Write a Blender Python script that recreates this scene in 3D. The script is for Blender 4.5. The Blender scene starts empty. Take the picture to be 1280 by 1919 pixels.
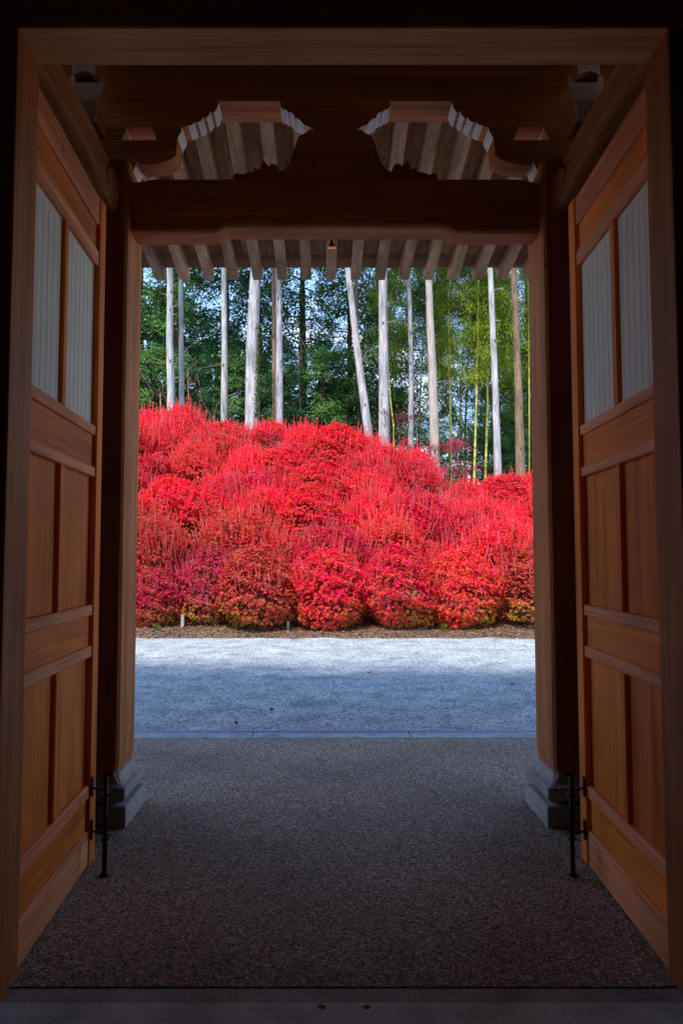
import bpy, bmesh, math, random
import numpy as np
from mathutils import Vector, Matrix
R = math.radians
random.seed(7)
rng = np.random.default_rng(11)
scn = bpy.context.scene
col = scn.collection

# ------------------------------------------------------------------ camera, sky, sun, exposure
EYE = (-0.067, 0.0, 1.5); PITCH = R(3.474)
cam_d = bpy.data.cameras.new('camera'); cam = bpy.data.objects.new('camera', cam_d); col.objects.link(cam)
cam.location = EYE; cam.rotation_euler = (R(90) + PITCH, 0, 0)
cam_d.sensor_fit = 'VERTICAL'; cam_d.sensor_height = 36; cam_d.lens = 1400 / 1919 * 36
cam_d.shift_x = 32 / 1919; cam_d.clip_start = 0.05; cam_d.clip_end = 2000
scn.camera = cam

SUN_EL, SUN_AZ = 56.5, 28            # azimuth: degrees towards the left, counted from straight behind the camera
world = bpy.data.worlds.new('World'); scn.world = world; world.use_nodes = True
wn, wl = world.node_tree.nodes, world.node_tree.links
wn.clear()
sky = wn.new('ShaderNodeTexSky'); sky.sky_type = 'NISHITA'; sky.sun_disc = False
sky.sun_elevation = R(SUN_EL); sky.sun_rotation = R(180 + SUN_AZ)
sky.air_density = 1.0; sky.dust_density = 0.0; sky.ozone_density = 3.2
wtc = wn.new('ShaderNodeTexCoord'); wmp = wn.new('ShaderNodeMapping'); wmp.inputs['Scale'].default_value = (1, 1, 2.2)
wnz = wn.new('ShaderNodeTexNoise'); wnz.inputs['Scale'].default_value = 4.5; wnz.inputs['Detail'].default_value = 9; wnz.inputs['Roughness'].default_value = .6
wrp = wn.new('ShaderNodeValToRGB'); wrp.color_ramp.elements[0].position = .57; wrp.color_ramp.elements[1].position = .78
wmx = wn.new('ShaderNodeMixRGB'); wmx.inputs['Color2'].default_value = (6.5, 7, 7.6, 1)
wbg = wn.new('ShaderNodeBackground'); wbg.inputs['Strength'].default_value = 0.15
wout = wn.new('ShaderNodeOutputWorld')
wl.new(wtc.outputs['Generated'], wmp.inputs['Vector']); wl.new(wmp.outputs[0], wnz.inputs['Vector'])
wl.new(wnz.outputs['Fac'], wrp.inputs['Fac']); wl.new(wrp.outputs['Color'], wmx.inputs['Fac'])
wl.new(sky.outputs['Color'], wmx.inputs['Color1']); wl.new(wmx.outputs[0], wbg.inputs['Color'])
wl.new(wbg.outputs[0], wout.inputs['Surface'])

sd = bpy.data.lights.new('sun', 'SUN'); sd.energy = 2.05; sd.angle = R(2.0); sd.color = (1, .95, .87)
sun = bpy.data.objects.new('sun', sd); col.objects.link(sun)
sv = Vector((-math.sin(R(SUN_AZ)) * math.cos(R(SUN_EL)), -math.cos(R(SUN_AZ)) * math.cos(R(SUN_EL)), math.sin(R(SUN_EL))))
sun.rotation_euler = sv.to_track_quat('Z', 'Y').to_euler(); sun.location = (-10, -20, 40)

vs = scn.view_settings
vs.view_transform = 'Standard'; vs.look = 'None'; vs.gamma = 1; vs.use_curve_mapping = False
vs.exposure = 1.5
scn.cycles.max_bounces = 10; scn.cycles.diffuse_bounces = 7; scn.cycles.use_denoising = True
scn.cycles.transparent_max_bounces = 8

# ------------------------------------------------------------------ helpers
def at(x, y, Y):
    """point in the plane at distance Y that the photograph shows at (x, y)"""
    u, v = (x - 608) / 1400, (959.5 - y) / 1400
    t = Y / (math.cos(PITCH) - v * math.sin(PITCH))
    return (EYE[0] + u * t, Y, EYE[2] + t * (math.sin(PITCH) + v * math.cos(PITCH)))

def tag(o, label=None, cat=None, group=None, kind=None):
    if label: o['label'] = label
    if cat: o['category'] = cat
    if group: o['group'] = group
    if kind: o['kind'] = kind
    return o

def empty(name, loc=(0, 0, 0), rz=0, parent=None):
    o = bpy.data.objects.new(name, None); col.objects.link(o); o.location = loc; o.rotation_euler = (0, 0, rz)
    o.empty_display_size = .1
    if parent: o.parent = parent
    return o

def link(name, me, parent=None, loc=(0, 0, 0)):
    o = bpy.data.objects.new(name, me); col.objects.link(o); o.location = loc
    if parent: o.parent = parent
    return o

def mesh(name, verts, faces, mats, smooth=False, mi=None):
    me = bpy.data.meshes.new(name); me.from_pydata([tuple(v) for v in verts], [], faces)
    for m in (mats if isinstance(mats, (list, tuple)) else [mats]): me.materials.append(m)
    if mi is not None: me.polygons.foreach_set('material_index', mi)
    if smooth: me.polygons.foreach_set('use_smooth', [True] * len(me.polygons))
    me.update(); return me

def bm_mesh(name, bm, mats, smooth=False):
    me = bpy.data.meshes.new(name); bm.normal_update(); bm.to_mesh(me); bm.free()
    for m in (mats if isinstance(mats, (list, tuple)) else [mats]): me.materials.append(m)
    if smooth: me.polygons.foreach_set('use_smooth', [True] * len(me.polygons))
    return me

def box_mesh(name, lo, hi, mat, bev=.004):
    bm = bmesh.new(); bmesh.ops.create_cube(bm, size=1)
    for v in bm.verts:
        v.co = Vector([(lo[i] + hi[i]) / 2 + v.co[i] * (hi[i] - lo[i]) for i in range(3)])
    if bev: bmesh.ops.bevel(bm, geom=list(bm.edges), offset=bev, segments=1, affect='EDGES')
    return bm_mesh(name, bm, mat)

def box(name, lo, hi, mat, parent=None, bev=.004):
    lo, hi = [min(a, b) for a, b in zip(lo, hi)], [max(a, b) for a, b in zip(lo, hi)]
    return link(name, box_mesh(name, lo, hi, mat, bev), parent)

def prism(name, poly, axis, a, b, mats, parent=None, bev=.004, side_mat=None, holes=()):
    """extrude a 2-D outline along axis 'X' or 'Y' from a to b; side_mat(normal2d, mid2d) -> slot"""
    bm = bmesh.new()
    def P(u, w, t): return Vector((u, t, w)) if axis == 'Y' else Vector((t, u, w))
    loops = []
    es = []
    for lp in [poly] + list(holes):
        vv = [bm.verts.new(P(u, w, a)) for u, w in lp]
        es += [bm.edges.new((vv[i], vv[(i + 1) % len(vv)])) for i in range(len(vv))]
    g = bmesh.ops.triangle_fill(bm, edges=es, use_beauty=True, use_dissolve=False)
    faces = [f for f in g['geom'] if isinstance(f, bmesh.types.BMFace)]
    ex = bmesh.ops.extrude_face_region(bm, geom=faces)
    for v in [e for e in ex['geom'] if isinstance(e, bmesh.types.BMVert)]:
        if axis == 'Y': v.co.y = b
        else: v.co.x = b
    bmesh.ops.recalc_face_normals(bm, faces=bm.faces)
    if side_mat:
        for f in bm.faces:
            n = f.normal; c = f.calc_center_median()
            n2, c2 = ((n.x, n.z), (c.x, c.z)) if axis == 'Y' else ((n.y, n.z), (c.y, c.z))
            if math.hypot(*n2) > .5: f.material_index = side_mat(n2, c2)
    if bev:
        sharp = [e for e in bm.edges if len(e.link_faces) == 2 and e.calc_face_angle(0) > .8]
        try: bmesh.ops.bevel(bm, geom=sharp, offset=bev, segments=1, affect='EDGES')
        except Exception: pass
    return link(name, bm_mesh(name, bm, mats), parent)

def tube_arrays(pts, rad, n=8):
    """tapered tube along a polyline -> verts, faces"""
    V, F = [], []
    pts = [Vector(p) for p in pts]
    for i, p in enumerate(pts):
        d = (pts[min(i + 1, len(pts) - 1)] - pts[max(i - 1, 0)]).normalized()
        a = d.orthogonal().normalized() if abs(d.z) < .9 else Vector((1, 0, 0)) - d * d.x
        a.normalize(); b = d.cross(a)
        r = rad[i] if hasattr(rad, '__len__') else rad
        for k in range(n):
            t = 2 * math.pi * k / n
            V.append(p + (a * math.cos(t) + b * math.sin(t)) * r)
    for i in range(len(pts) - 1):
        for k in range(n):
            F.append((i * n + k, i * n + (k + 1) % n, (i + 1) * n + (k + 1) % n, (i + 1) * n + k))
    F.append(tuple(range(n))[::-1]); F.append(tuple(range((len(pts) - 1) * n, len(pts) * n)))
    return V, F

def tubes(name, lst, mat, parent=None, n=6, smooth=True):
    V, F = [], []
    for pts, rad in lst:
        v, f = tube_arrays(pts, rad, n); o = len(V); V += v; F += [tuple(i + o for i in q) for q in f]
    me = mesh(name, V, F, mat, smooth)
    return link(name, me, parent) if parent is not False else me

def smoothstep(a, b, x):
    t = np.clip((np.asarray(x, float) - a) / (b - a), 0, 1); return t * t * (3 - 2 * t)

_ph = rng.uniform(0, 6.28, (40, 2)); _dr = rng.uniform(0, 6.28, 40)
def wob(x, y, f=1.0, n=10, k0=0):
    """sum of sines: cheap smooth noise in about -1..1"""
    x = np.asarray(x, float); y = np.asarray(y, float); s = 0
    for i in range(n):
        a = _dr[(i + k0) % 40]; fr = f * (0.6 + 1.1 * i / n)
        s = s + np.sin(fr * (x * math.cos(a) + y * math.sin(a)) * 2 + _ph[(i + k0) % 40, 0])
    return s / n ** .5 / 1.2

# ------------------------------------------------------------------ materials
def new_mat(name):
    m = bpy.data.materials.new(name); m.use_nodes = True; nt = m.node_tree
    b = nt.nodes['Principled BSDF']; return m, nt, b

def ramp(nt, stops):
    r = nt.nodes.new('ShaderNodeValToRGB'); e = r.color_ramp.elements
    e[0].position, e[0].color = stops[0][0], (*stops[0][1], 1); e[1].position, e[1].color = stops[-1][0], (*stops[-1][1], 1)
    for p, c in stops[1:-1]:
        q = e.new(p); q.color = (*c, 1)
    return r

def wood(name, axis, base, rough=.55, contrast=.35, fine=1.0):
    m, nt, b = new_mat(name); N, L = nt.nodes, nt.links
    tc = N.new('ShaderNodeTexCoord'); oi = N.new('ShaderNodeObjectInfo')
    ml = N.new('ShaderNodeMath'); ml.operation = 'MULTIPLY'; ml.inputs[1].default_value = 37.0
    L.new(oi.outputs['Random'], ml.inputs[0])
    ad = N.new('ShaderNodeVectorMath'); ad.operation = 'ADD'
    L.new(tc.outputs['Object'], ad.inputs[0]); L.new(ml.outputs[0], ad.inputs[1])
    def mapped(lo, hi):
        mp = N.new('ShaderNodeMapping'); s = [hi, hi, hi]; s['XYZ'.index(axis)] = lo
        mp.inputs['Scale'].default_value = s; L.new(ad.outputs[0], mp.inputs['Vector']); return mp
    n1 = N.new('ShaderNodeTexNoise'); n1.inputs['Scale'].default_value = 1; n1.inputs['Detail'].default_value = 4
    n1.inputs['Distortion'].default_value = .6
    L.new(mapped(.5, 9).outputs[0], n1.inputs['Vector'])
    n2 = N.new('ShaderNodeTexNoise'); n2.inputs['Scale'].default_value = 1; n2.inputs['Detail'].default_value = 3
    L.new(mapped(1.6 * fine, 90 * fine).outputs[0], n2.inputs['Vector'])
    n3 = N.new('ShaderNodeTexNoise'); n3.inputs['Scale'].default_value = 1.7; n3.inputs['Detail'].default_value = 3
    L.new(ad.outputs[0], n3.inputs['Vector'])
    k = contrast
    c0 = [max(0, c * (1 - k)) for c in base]; c1 = [min(1, c * (1 + k * .8)) for c in base]
    r1 = ramp(nt, [(.3, c0), (.52, base), (.72, c1)]); L.new(n1.outputs['Fac'], r1.inputs['Fac'])
    r2 = ramp(nt, [(.35, (.74, .70, .66)), (.65, (1.15, 1.15, 1.15))]); L.new(n2.outputs['Fac'], r2.inputs['Fac'])
    mx = N.new('ShaderNodeMixRGB'); mx.blend_type = 'MULTIPLY'; mx.inputs['Fac'].default_value = .75
    L.new(r1.outputs[0], mx.inputs[1]); L.new(r2.outputs[0], mx.inputs[2])
    r3 = ramp(nt, [(.3, (.78, .74, .72)), (.7, (1.18, 1.14, 1.05))]); L.new(n3.outputs['Fac'], r3.inputs['Fac'])
    mx2 = N.new('ShaderNodeMixRGB'); mx2.blend_type = 'MULTIPLY'; mx2.inputs['Fac'].default_value = .8
    L.new(mx.outputs[0], mx2.inputs[1]); L.new(r3.outputs[0], mx2.inputs[2])
    # each piece its own tone
    hs = N.new('ShaderNodeHueSaturation'); mr = N.new('ShaderNodeMapRange')
    mr.inputs['To Min'].default_value = .84; mr.inputs['To Max'].default_value = 1.16
    L.new(oi.outputs['Random'], mr.inputs['Value']); L.new(mr.outputs[0], hs.inputs['Value']); L.new(mx2.outputs[0], hs.inputs['Color'])
    # small knots
    vo = N.new('ShaderNodeTexVoronoi'); vo.inputs['Scale'].default_value = 1
    L.new(mapped(2.2, 6).outputs[0], vo.inputs['Vector'])
    rk = ramp(nt, [(.02, (.25, .18, .14)), (.06, (1, 1, 1))]); L.new(vo.outputs['Distance'], rk.inputs['Fac'])
    mx3 = N.new('ShaderNodeMixRGB'); mx3.blend_type = 'MULTIPLY'; mx3.inputs['Fac'].default_value = .8
    L.new(hs.outputs[0], mx3.inputs[1]); L.new(rk.outputs[0], mx3.inputs[2])
    L.new(mx3.outputs[0], b.inputs['Base Color'])
    b.inputs['Roughness'].default_value = rough; b.inputs['Specular IOR Level'].default_value = .06
    bp = N.new('ShaderNodeBump'); bp.inputs['Strength'].default_value = .25; bp.inputs['Distance'].default_value = .004
    L.new(n2.outputs['Fac'], bp.inputs['Height']); L.new(bp.outputs[0], b.inputs['Normal'])
    return m

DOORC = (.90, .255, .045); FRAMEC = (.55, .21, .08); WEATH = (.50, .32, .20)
W_door = {a: wood('door_wood_' + a.lower(), a, DOORC) for a in 'YZ'}
W_doorr = {a: wood('door_rail_wood_' + a.lower(), a, (.92, .37, .18)) for a in 'YZ'}
W_frame = {a: wood('frame_wood_' + a.lower(), a, FRAMEC) for a in 'XYZ'}
W_raf = wood('rafter_wood', 'Y', WEATH, .7, .45)
W_board = wood('roof_board_wood', 'Y', (.40, .22, .11), .75, .5)
W_eave = wood('eave_board_wood', 'X', (.26, .14, .085), .75, .4)
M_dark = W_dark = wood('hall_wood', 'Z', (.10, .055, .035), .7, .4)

def speck(name, stops, scale, rough=.85, bump=.3, dist=.003, big=None, spec=.3):
    """stone / aggregate: a cell colour for each grain plus grain relief"""
    m, nt, b = new_mat(name); N, L = nt.nodes, nt.links
    tc = N.new('ShaderNodeTexCoord')
    vo = N.new('ShaderNodeTexVoronoi'); vo.inputs['Scale'].default_value = scale; vo.inputs['Randomness'].default_value = 1
    L.new(tc.outputs['Object'], vo.inputs['Vector'])
    sp = N.new('ShaderNodeSeparateColor'); L.new(vo.outputs['Color'], sp.inputs[0])
    r = ramp(nt, stops); L.new(sp.outputs[0], r.inputs['Fac'])
    nz = N.new('ShaderNodeTexNoise'); nz.inputs['Scale'].default_value = big or 1.3; nz.inputs['Detail'].default_value = 5
    L.new(tc.outputs['Object'], nz.inputs['Vector'])
    r2 = ramp(nt, [(.3, (.64, .64, .65)), (.5, (.95, .94, .93)), (.72, (1.16, 1.15, 1.13))]); L.new(nz.outputs['Fac'], r2.inputs['Fac'])
    mx = N.new('ShaderNodeMixRGB'); mx.blend_type = 'MULTIPLY'; mx.inputs['Fac'].default_value = 1
    L.new(r.outputs[0], mx.inputs[1]); L.new(r2.outputs[0], mx.inputs[2])
    L.new(mx.outputs[0], b.inputs['Base Color']); b.inputs['Roughness'].default_value = rough
    b.inputs['Specular IOR Level'].default_value = spec
    bp = N.new('ShaderNodeBump'); bp.inputs['Strength'].default_value = bump; bp.inputs['Distance'].default_value = dist; bp.invert = True
    L.new(vo.outputs['Distance'], bp.inputs['Height']); L.new(bp.outputs[0], b.inputs['Normal'])
    return m

M_aggr = speck('aggregate', [(0, (.055, .04, .03)), (.3, (.22, .145, .10)), (.55, (.35, .25, .18)), (.8, (.42, .335, .275)), (.95, (.62, .55, .48)), (1, (.76, .70, .63))], 135, .85, .7, .004, .8)
M_gravel = speck('gravel', [(0, (.19, .205, .215)), (.35, (.35, .385, .40)), (.8, (.475, .515, .535)), (1, (.64, .67, .69))], 60, .95, .8, .012, 2.5)
M_granite = speck('granite', [(0, (.16, .15, .145)), (.4, (.36, .34, .325)), (.8, (.46, .44, .42)), (1, (.62, .60, .58))], 260, .7, .25, .001, 4)
M_sill = speck('sill_stone', [(0, (.46, .43, .42)), (.5, (.64, .61, .60)), (1, (.78, .76, .75))], 220, .8, .3, .001, 5)
M_conc = speck('kerb_concrete', [(0, (.26, .30, .29)), (.5, (.36, .40, .39)), (1, (.45, .49, .48))], 300, .9, .2, .001, 7)
M_soil = speck('bank_soil', [(0, (.05, .035, .022)), (.4, (.12, .075, .045)), (.8, (.19, .12, .07)), (1, (.30, .22, .14))], 34, .95, .8, .02, 2)

def plain(name, c, rough=.6, metal=0, spec=.4, bump=0, var=.2, scale=8):
    m, nt, b = new_mat(name); N, L = nt.nodes, nt.links
    tc = N.new('ShaderNodeTexCoord'); nz = N.new('ShaderNodeTexNoise'); nz.inputs['Scale'].default_value = scale; nz.inputs['Detail'].default_value = 5
    L.new(tc.outputs['Object'], nz.inputs['Vector'])
    r = ramp(nt, [(.3, [v * (1 - var) for v in c]), (.7, [min(1, v * (1 + var)) for v in c])]); L.new(nz.outputs['Fac'], r.inputs['Fac'])
    L.new(r.outputs[0], b.inputs['Base Color']); b.inputs['Roughness'].default_value = rough; b.inputs['Metallic'].default_value = metal
    b.inputs['Specular IOR Level'].default_value = spec
    if bump:
        bp = N.new('ShaderNodeBump'); bp.inputs['Strength'].default_value = bump; bp.inputs['Distance'].default_value = .005
        L.new(nz.outputs['Fac'], bp.inputs['Height']); L.new(bp.outputs[0], b.inputs['Normal'])
    return m

M_white = plain('white_gofun_paint', (.80, .79, .77), .8, var=.10, scale=14)
M_paper = plain('door_pane_sheet', (.84, .77, .66), .7, var=.05, scale=3)
M_iron = plain('black_iron', (.012, .012, .013), .45, .6, bump=.2, scale=40)
M_steel = plain('galvanised_steel', (.40, .52, .70), .45, .25, scale=30)
M_brass = plain('brass', (.75, .52, .16), .3, 1, scale=20)
M_tile = plain('roof_tile', (.10, .10, .105), .5, scale=5)
M_plaster = plain('hall_plaster', (.62, .50, .38), .9, scale=2)  # raised tone, so the added hall walls bounce light onto the posts
M_ground = plain('far_ground', (.09, .075, .045), .95, scale=.6, bump=.3)
M_dirtwall = plain('drain_channel', (.12, .12, .12), .9)

def bark(name, c0, c1, scale=1.0, moss=0):
    m, nt, b = new_mat(name); N, L = nt.nodes, nt.links
    tc = N.new('ShaderNodeTexCoord'); oi = N.new('ShaderNodeObjectInfo')
    ml = N.new('ShaderNodeMath'); ml.operation = 'MULTIPLY'; ml.inputs[1].default_value = 61; L.new(oi.outputs['Random'], ml.inputs[0])
    ad = N.new('ShaderNodeVectorMath'); ad.operation = 'ADD'; L.new(tc.outputs['Object'], ad.inputs[0]); L.new(ml.outputs[0], ad.inputs[1])
    mp = N.new('ShaderNodeMapping'); mp.inputs['Scale'].default_value = (14 * scale, 14 * scale, 1.6 * scale); L.new(ad.outputs[0], mp.inputs['Vector'])
    nz = N.new('ShaderNodeTexNoise'); nz.inputs['Scale'].default_value = 1; nz.inputs['Detail'].default_value = 6; nz.inputs['Roughness'].default_value = .65
    L.new(mp.outputs[0], nz.inputs['Vector'])
    r = ramp(nt, [(.32, c0), (.68, c1)]); L.new(nz.outputs['Fac'], r.inputs['Fac'])
    n2 = N.new('ShaderNodeTexNoise'); n2.inputs['Scale'].default_value = .9; n2.inputs['Detail'].default_value = 4; L.new(ad.outputs[0], n2.inputs['Vector'])
    r2 = ramp(nt, [(.35, (.72, .70, .68)), (.5, (1, 1, 1)), (.72, (1.05, .93, .85))]); L.new(n2.outputs['Fac'], r2.inputs['Fac'])
    mx = N.new('ShaderNodeMixRGB'); mx.blend_type = 'MULTIPLY'; mx.inputs[0].default_value = 1; L.new(r.outputs[0], mx.inputs[1]); L.new(r2.outputs[0], mx.inputs[2])
    vo = N.new('ShaderNodeTexVoronoi'); mp2 = N.new('ShaderNodeMapping'); mp2.inputs['Scale'].default_value = (4, 4, 1.7); L.new(ad.outputs[0], mp2.inputs['Vector']); L.new(mp2.outputs[0], vo.inputs['Vector']); vo.inputs['Scale'].default_value = 1
    rk = ramp(nt, [(.09, (.22, .2, .18)), (.14, (1, 1, 1))]); L.new(vo.outputs['Distance'], rk.inputs['Fac'])
    mx2 = N.new('ShaderNodeMixRGB'); mx2.blend_type = 'MULTIPLY'; mx2.inputs[0].default_value = 1; L.new(mx.outputs[0], mx2.inputs[1]); L.new(rk.outputs[0], mx2.inputs[2])
    L.new(mx2.outputs[0], b.inputs['Base Color']); b.inputs['Roughness'].default_value = .9; b.inputs['Specular IOR Level'].default_value = .2
    bp = N.new('ShaderNodeBump'); bp.inputs['Strength'].default_value = .7; bp.inputs['Distance'].default_value = .02
    L.new(nz.outputs['Fac'], bp.inputs['Height']); L.new(bp.outputs[0], b.inputs['Normal'])
    return m
M_bark = bark('pale_bark', (.19, .19, .20), (.64, .625, .615))
M_barkbrown = bark('brown_bark', (.16, .095, .06), (.36, .25, .17), .8)
M_barkdark = bark('dark_bark', (.045, .035, .025), (.12, .09, .065))
M_twig = plain('pale_twig', (.42, .22, .18), .7, scale=5)
M_stem = plain('shrub_stem', (.16, .10, .075), .85, scale=9)
M_stake = wood('stake_wood', 'Z', (.40, .36, .31), .85)

def culm_mat():
    m, nt, b = new_mat('bamboo_culm'); N, L = nt.nodes, nt.links
    oi = N.new('ShaderNodeObjectInfo'); tc = N.new('ShaderNodeTexCoord')
    nz = N.new('ShaderNodeTexNoise'); nz.inputs['Scale'].default_value = 2; L.new(tc.outputs['Object'], nz.inputs['Vector'])
    r = ramp(nt, [(.3, (.42, .43, .07)), (.7, (.66, .56, .10))]); L.new(nz.outputs['Fac'], r.inputs['Fac'])
    L.new(r.outputs[0], b.inputs['Base Color']); b.inputs['Roughness'].default_value = .4
    return m
M_culm = culm_mat()

def leaf_mat(name, low_a=None, low_b=None, use_obj=True, base=(.06, .12, .03), var=.75, hue=.05, trans=.35, rough=.5):
    m, nt, b = new_mat(name); N, L = nt.nodes, nt.links
    at_ = N.new('ShaderNodeAttribute'); at_.attribute_name = 'rnd'
    oi = N.new('ShaderNodeObjectInfo')
    hs = N.new('ShaderNodeHueSaturation')
    if use_obj: L.new(oi.outputs['Color'], hs.inputs['Color'])
    else: hs.inputs['Color'].default_value = (*base, 1)
    mv = N.new('ShaderNodeMapRange'); mv.inputs['To Min'].default_value = 1 - var * .6; mv.inputs['To Max'].default_value = 1 + var
    L.new(at_.outputs['Fac'], mv.inputs['Value']); L.new(mv.outputs[0], hs.inputs['Value'])
    mm = N.new('ShaderNodeMath'); mm.operation = 'MULTIPLY'; mm.inputs[1].default_value = 7.31; L.new(at_.outputs['Fac'], mm.inputs[0])
    fr = N.new('ShaderNodeMath'); fr.operation = 'FRACT'; L.new(mm.outputs[0], fr.inputs[0])
    mh = N.new('ShaderNodeMapRange'); mh.inputs['To Min'].default_value = .5 - hue * .8; mh.inputs['To Max'].default_value = .5 + hue * .5
    L.new(fr.outputs[0], mh.inputs['Value']); L.new(mh.outputs[0], hs.inputs['Hue'])
    out = hs.outputs[0]
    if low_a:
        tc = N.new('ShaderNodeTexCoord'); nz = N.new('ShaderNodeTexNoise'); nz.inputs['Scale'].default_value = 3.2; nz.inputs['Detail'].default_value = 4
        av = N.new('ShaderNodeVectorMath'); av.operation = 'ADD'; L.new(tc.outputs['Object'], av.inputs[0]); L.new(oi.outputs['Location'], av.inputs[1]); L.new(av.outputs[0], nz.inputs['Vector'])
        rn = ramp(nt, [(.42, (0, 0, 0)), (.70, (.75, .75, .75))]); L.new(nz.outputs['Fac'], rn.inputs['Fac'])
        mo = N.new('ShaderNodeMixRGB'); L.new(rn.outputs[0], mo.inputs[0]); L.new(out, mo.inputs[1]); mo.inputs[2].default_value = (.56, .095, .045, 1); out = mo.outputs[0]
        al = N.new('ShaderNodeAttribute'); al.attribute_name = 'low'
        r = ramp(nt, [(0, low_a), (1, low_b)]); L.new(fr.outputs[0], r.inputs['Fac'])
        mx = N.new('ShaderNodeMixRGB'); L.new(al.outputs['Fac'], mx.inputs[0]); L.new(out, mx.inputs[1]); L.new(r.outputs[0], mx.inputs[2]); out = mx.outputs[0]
    L.new(out, b.inputs['Base Color']); b.inputs['Roughness'].default_value = rough; b.inputs['Specular IOR Level'].default_value = .18
    tr = N.new('ShaderNodeBsdfTranslucent'); L.new(out, tr.inputs['Color'])
    ms = N.new('ShaderNodeMixShader'); ms.inputs[0].default_value = trans
    L.new(b.outputs[0], ms.inputs[1]); L.new(tr.outputs[0], ms.inputs[2]); L.new(ms.outputs[0], N['Material Output'].inputs['Surface'])
    return m
M_redleaf = leaf_mat('shrub_leaf', (.55, .21, .025), (.20, .24, .025), var=.75, hue=.035, trans=.27)
M_cedar = leaf_mat('cedar_leaf', var=.8, hue=.03, trans=.25)
M_bambooleaf = leaf_mat('bamboo_leaf', var=.6, hue=.03, trans=.4)
M_ivy = leaf_mat('ivy_leaf', use_obj=False, base=(.07, .14, .03))
M_litter = leaf_mat('litter_leaf', use_obj=False, base=(.21, .11, .06), var=.9, hue=.04, trans=.1, rough=.8)
M_weed = leaf_mat('weed_leaf', use_obj=False, base=(.10, .18, .03))

def leaves_mesh(name, c, d, nrm, l, w, mat, low=None, rnd=None):
    """diamond leaves: centre, direction, normal, length, width (arrays)"""
    n = len(c)
    d = d / np.maximum(np.linalg.norm(d, axis=1, keepdims=True), 1e-6)
    s = np.cross(d, nrm); s = s / np.maximum(np.linalg.norm(s, axis=1, keepdims=True), 1e-6)
    l = np.broadcast_to(l, n)[:, None]; w = np.broadcast_to(w, n)[:, None]
    V = np.empty((n, 4, 3)); V[:, 0] = c - d * l * .5; V[:, 1] = c + s * w * .5; V[:, 2] = c + d * l * .5; V[:, 3] = c - s * w * .5
    me = bpy.data.meshes.new(name); me.vertices.add(n * 4); me.loops.add(n * 4); me.polygons.add(n)
    me.vertices.foreach_set('co', V.reshape(-1)); me.loops.foreach_set('vertex_index', np.arange(n * 4, dtype=np.int32))
    me.polygons.foreach_set('loop_start', np.arange(0, n * 4, 4, dtype=np.int32))
    a = me.attributes.new('rnd', 'FLOAT', 'FACE'); a.data.foreach_set('value', (rng.random(n) if rnd is None else rnd).astype(np.float32))
    if low is not None:
        a = me.attributes.new('low', 'FLOAT', 'FACE'); a.data.foreach_set('value', low.astype(np.float32))
    me.materials.append(mat); me.update(calc_edges=True); return me

def unit(n):
    v = rng.normal(size=(n, 3)); return v / np.linalg.norm(v, axis=1, keepdims=True)

# ------------------------------------------------------------------ the ground
tag(link('ground', mesh('ground', [(-600, -300, -.16), (600, -300, -.16), (600, 900, -.16), (-600, 900, -.16)], [(0, 1, 2, 3)], M_ground)), kind='structure')
tag(box('paved_floor', (-9, 2.712, -.15), (9, 6.298, 0), M_aggr, bev=0), kind='structure')

def gravel_z(x, y):
    return .010 * wob(x, y * 1.6, 2.2, 10) + .006 * wob(x, y * 1.8, 6, 10, 7)
def grid(name, x0, x1, nx, y0, y1, ny, fz, mat):
    X, Y = np.meshgrid(np.linspace(x0, x1, nx), np.linspace(y0, y1, ny)); Z = fz(X, Y)
    V = np.stack([X, Y, Z], -1).reshape(-1, 3)
    i = np.arange((ny - 1) * nx).reshape(ny - 1, nx)[:, :-1].reshape(-1)
    F = np.stack([i, i + 1, i + nx + 1, i + nx], 1)
    me = bpy.data.meshes.new(name); me.from_pydata(V.tolist(), [], F.tolist()); me.materials.append(mat)
    me.polygons.foreach_set('use_smooth', [True] * len(me.polygons)); return link(name, me)
tag(grid('gravel_court', -14, 14, 420, 6.565, 14.25, 190, gravel_z, M_gravel), kind='structure')
n = 36000
gx, gy = rng.uniform(-5.2, 5.2, n), 6.6 + 7.4 * rng.random(n)
gz = gravel_z(gx, gy); gs = rng.uniform(.006, .013, n)
oc = np.array([(1, 0, 0), (-1, 0, 0), (0, 1, 0), (0, -1, 0), (0, 0, 1), (0, 0, -1)], float)
of = [(0, 2, 4), (2, 1, 4), (1, 3, 4), (3, 0, 4), (2, 0, 5), (1, 2, 5), (3, 1, 5), (0, 3, 5)]
sc3 = rng.uniform(.6, 1.4, (n, 1, 3)); th = rng.uniform(0, 6.28, n); ct, st = np.cos(th), np.sin(th)
P = oc[None] * sc3 * gs[:, None, None]; P = np.stack([P[..., 0] * ct[:, None] - P[..., 1] * st[:, None], P[..., 0] * st[:, None] + P[..., 1] * ct[:, None], P[..., 2] * .7], -1)
P += np.stack([gx, gy, gz + .002], 1)[:, None]
F = (np.array(of)[None] + (np.arange(n) * 6)[:, None, None]).reshape(-1, 3)
me = bpy.data.meshes.new('gravel_stones'); me.from_pydata(P.reshape(-1, 3).tolist(), [], F.tolist()); me.materials.append(M_gravel)
tag(link('gravel_stones', me), 'loose pale stones strewn over the gravel court', 'gravel', kind='stuff')

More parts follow.
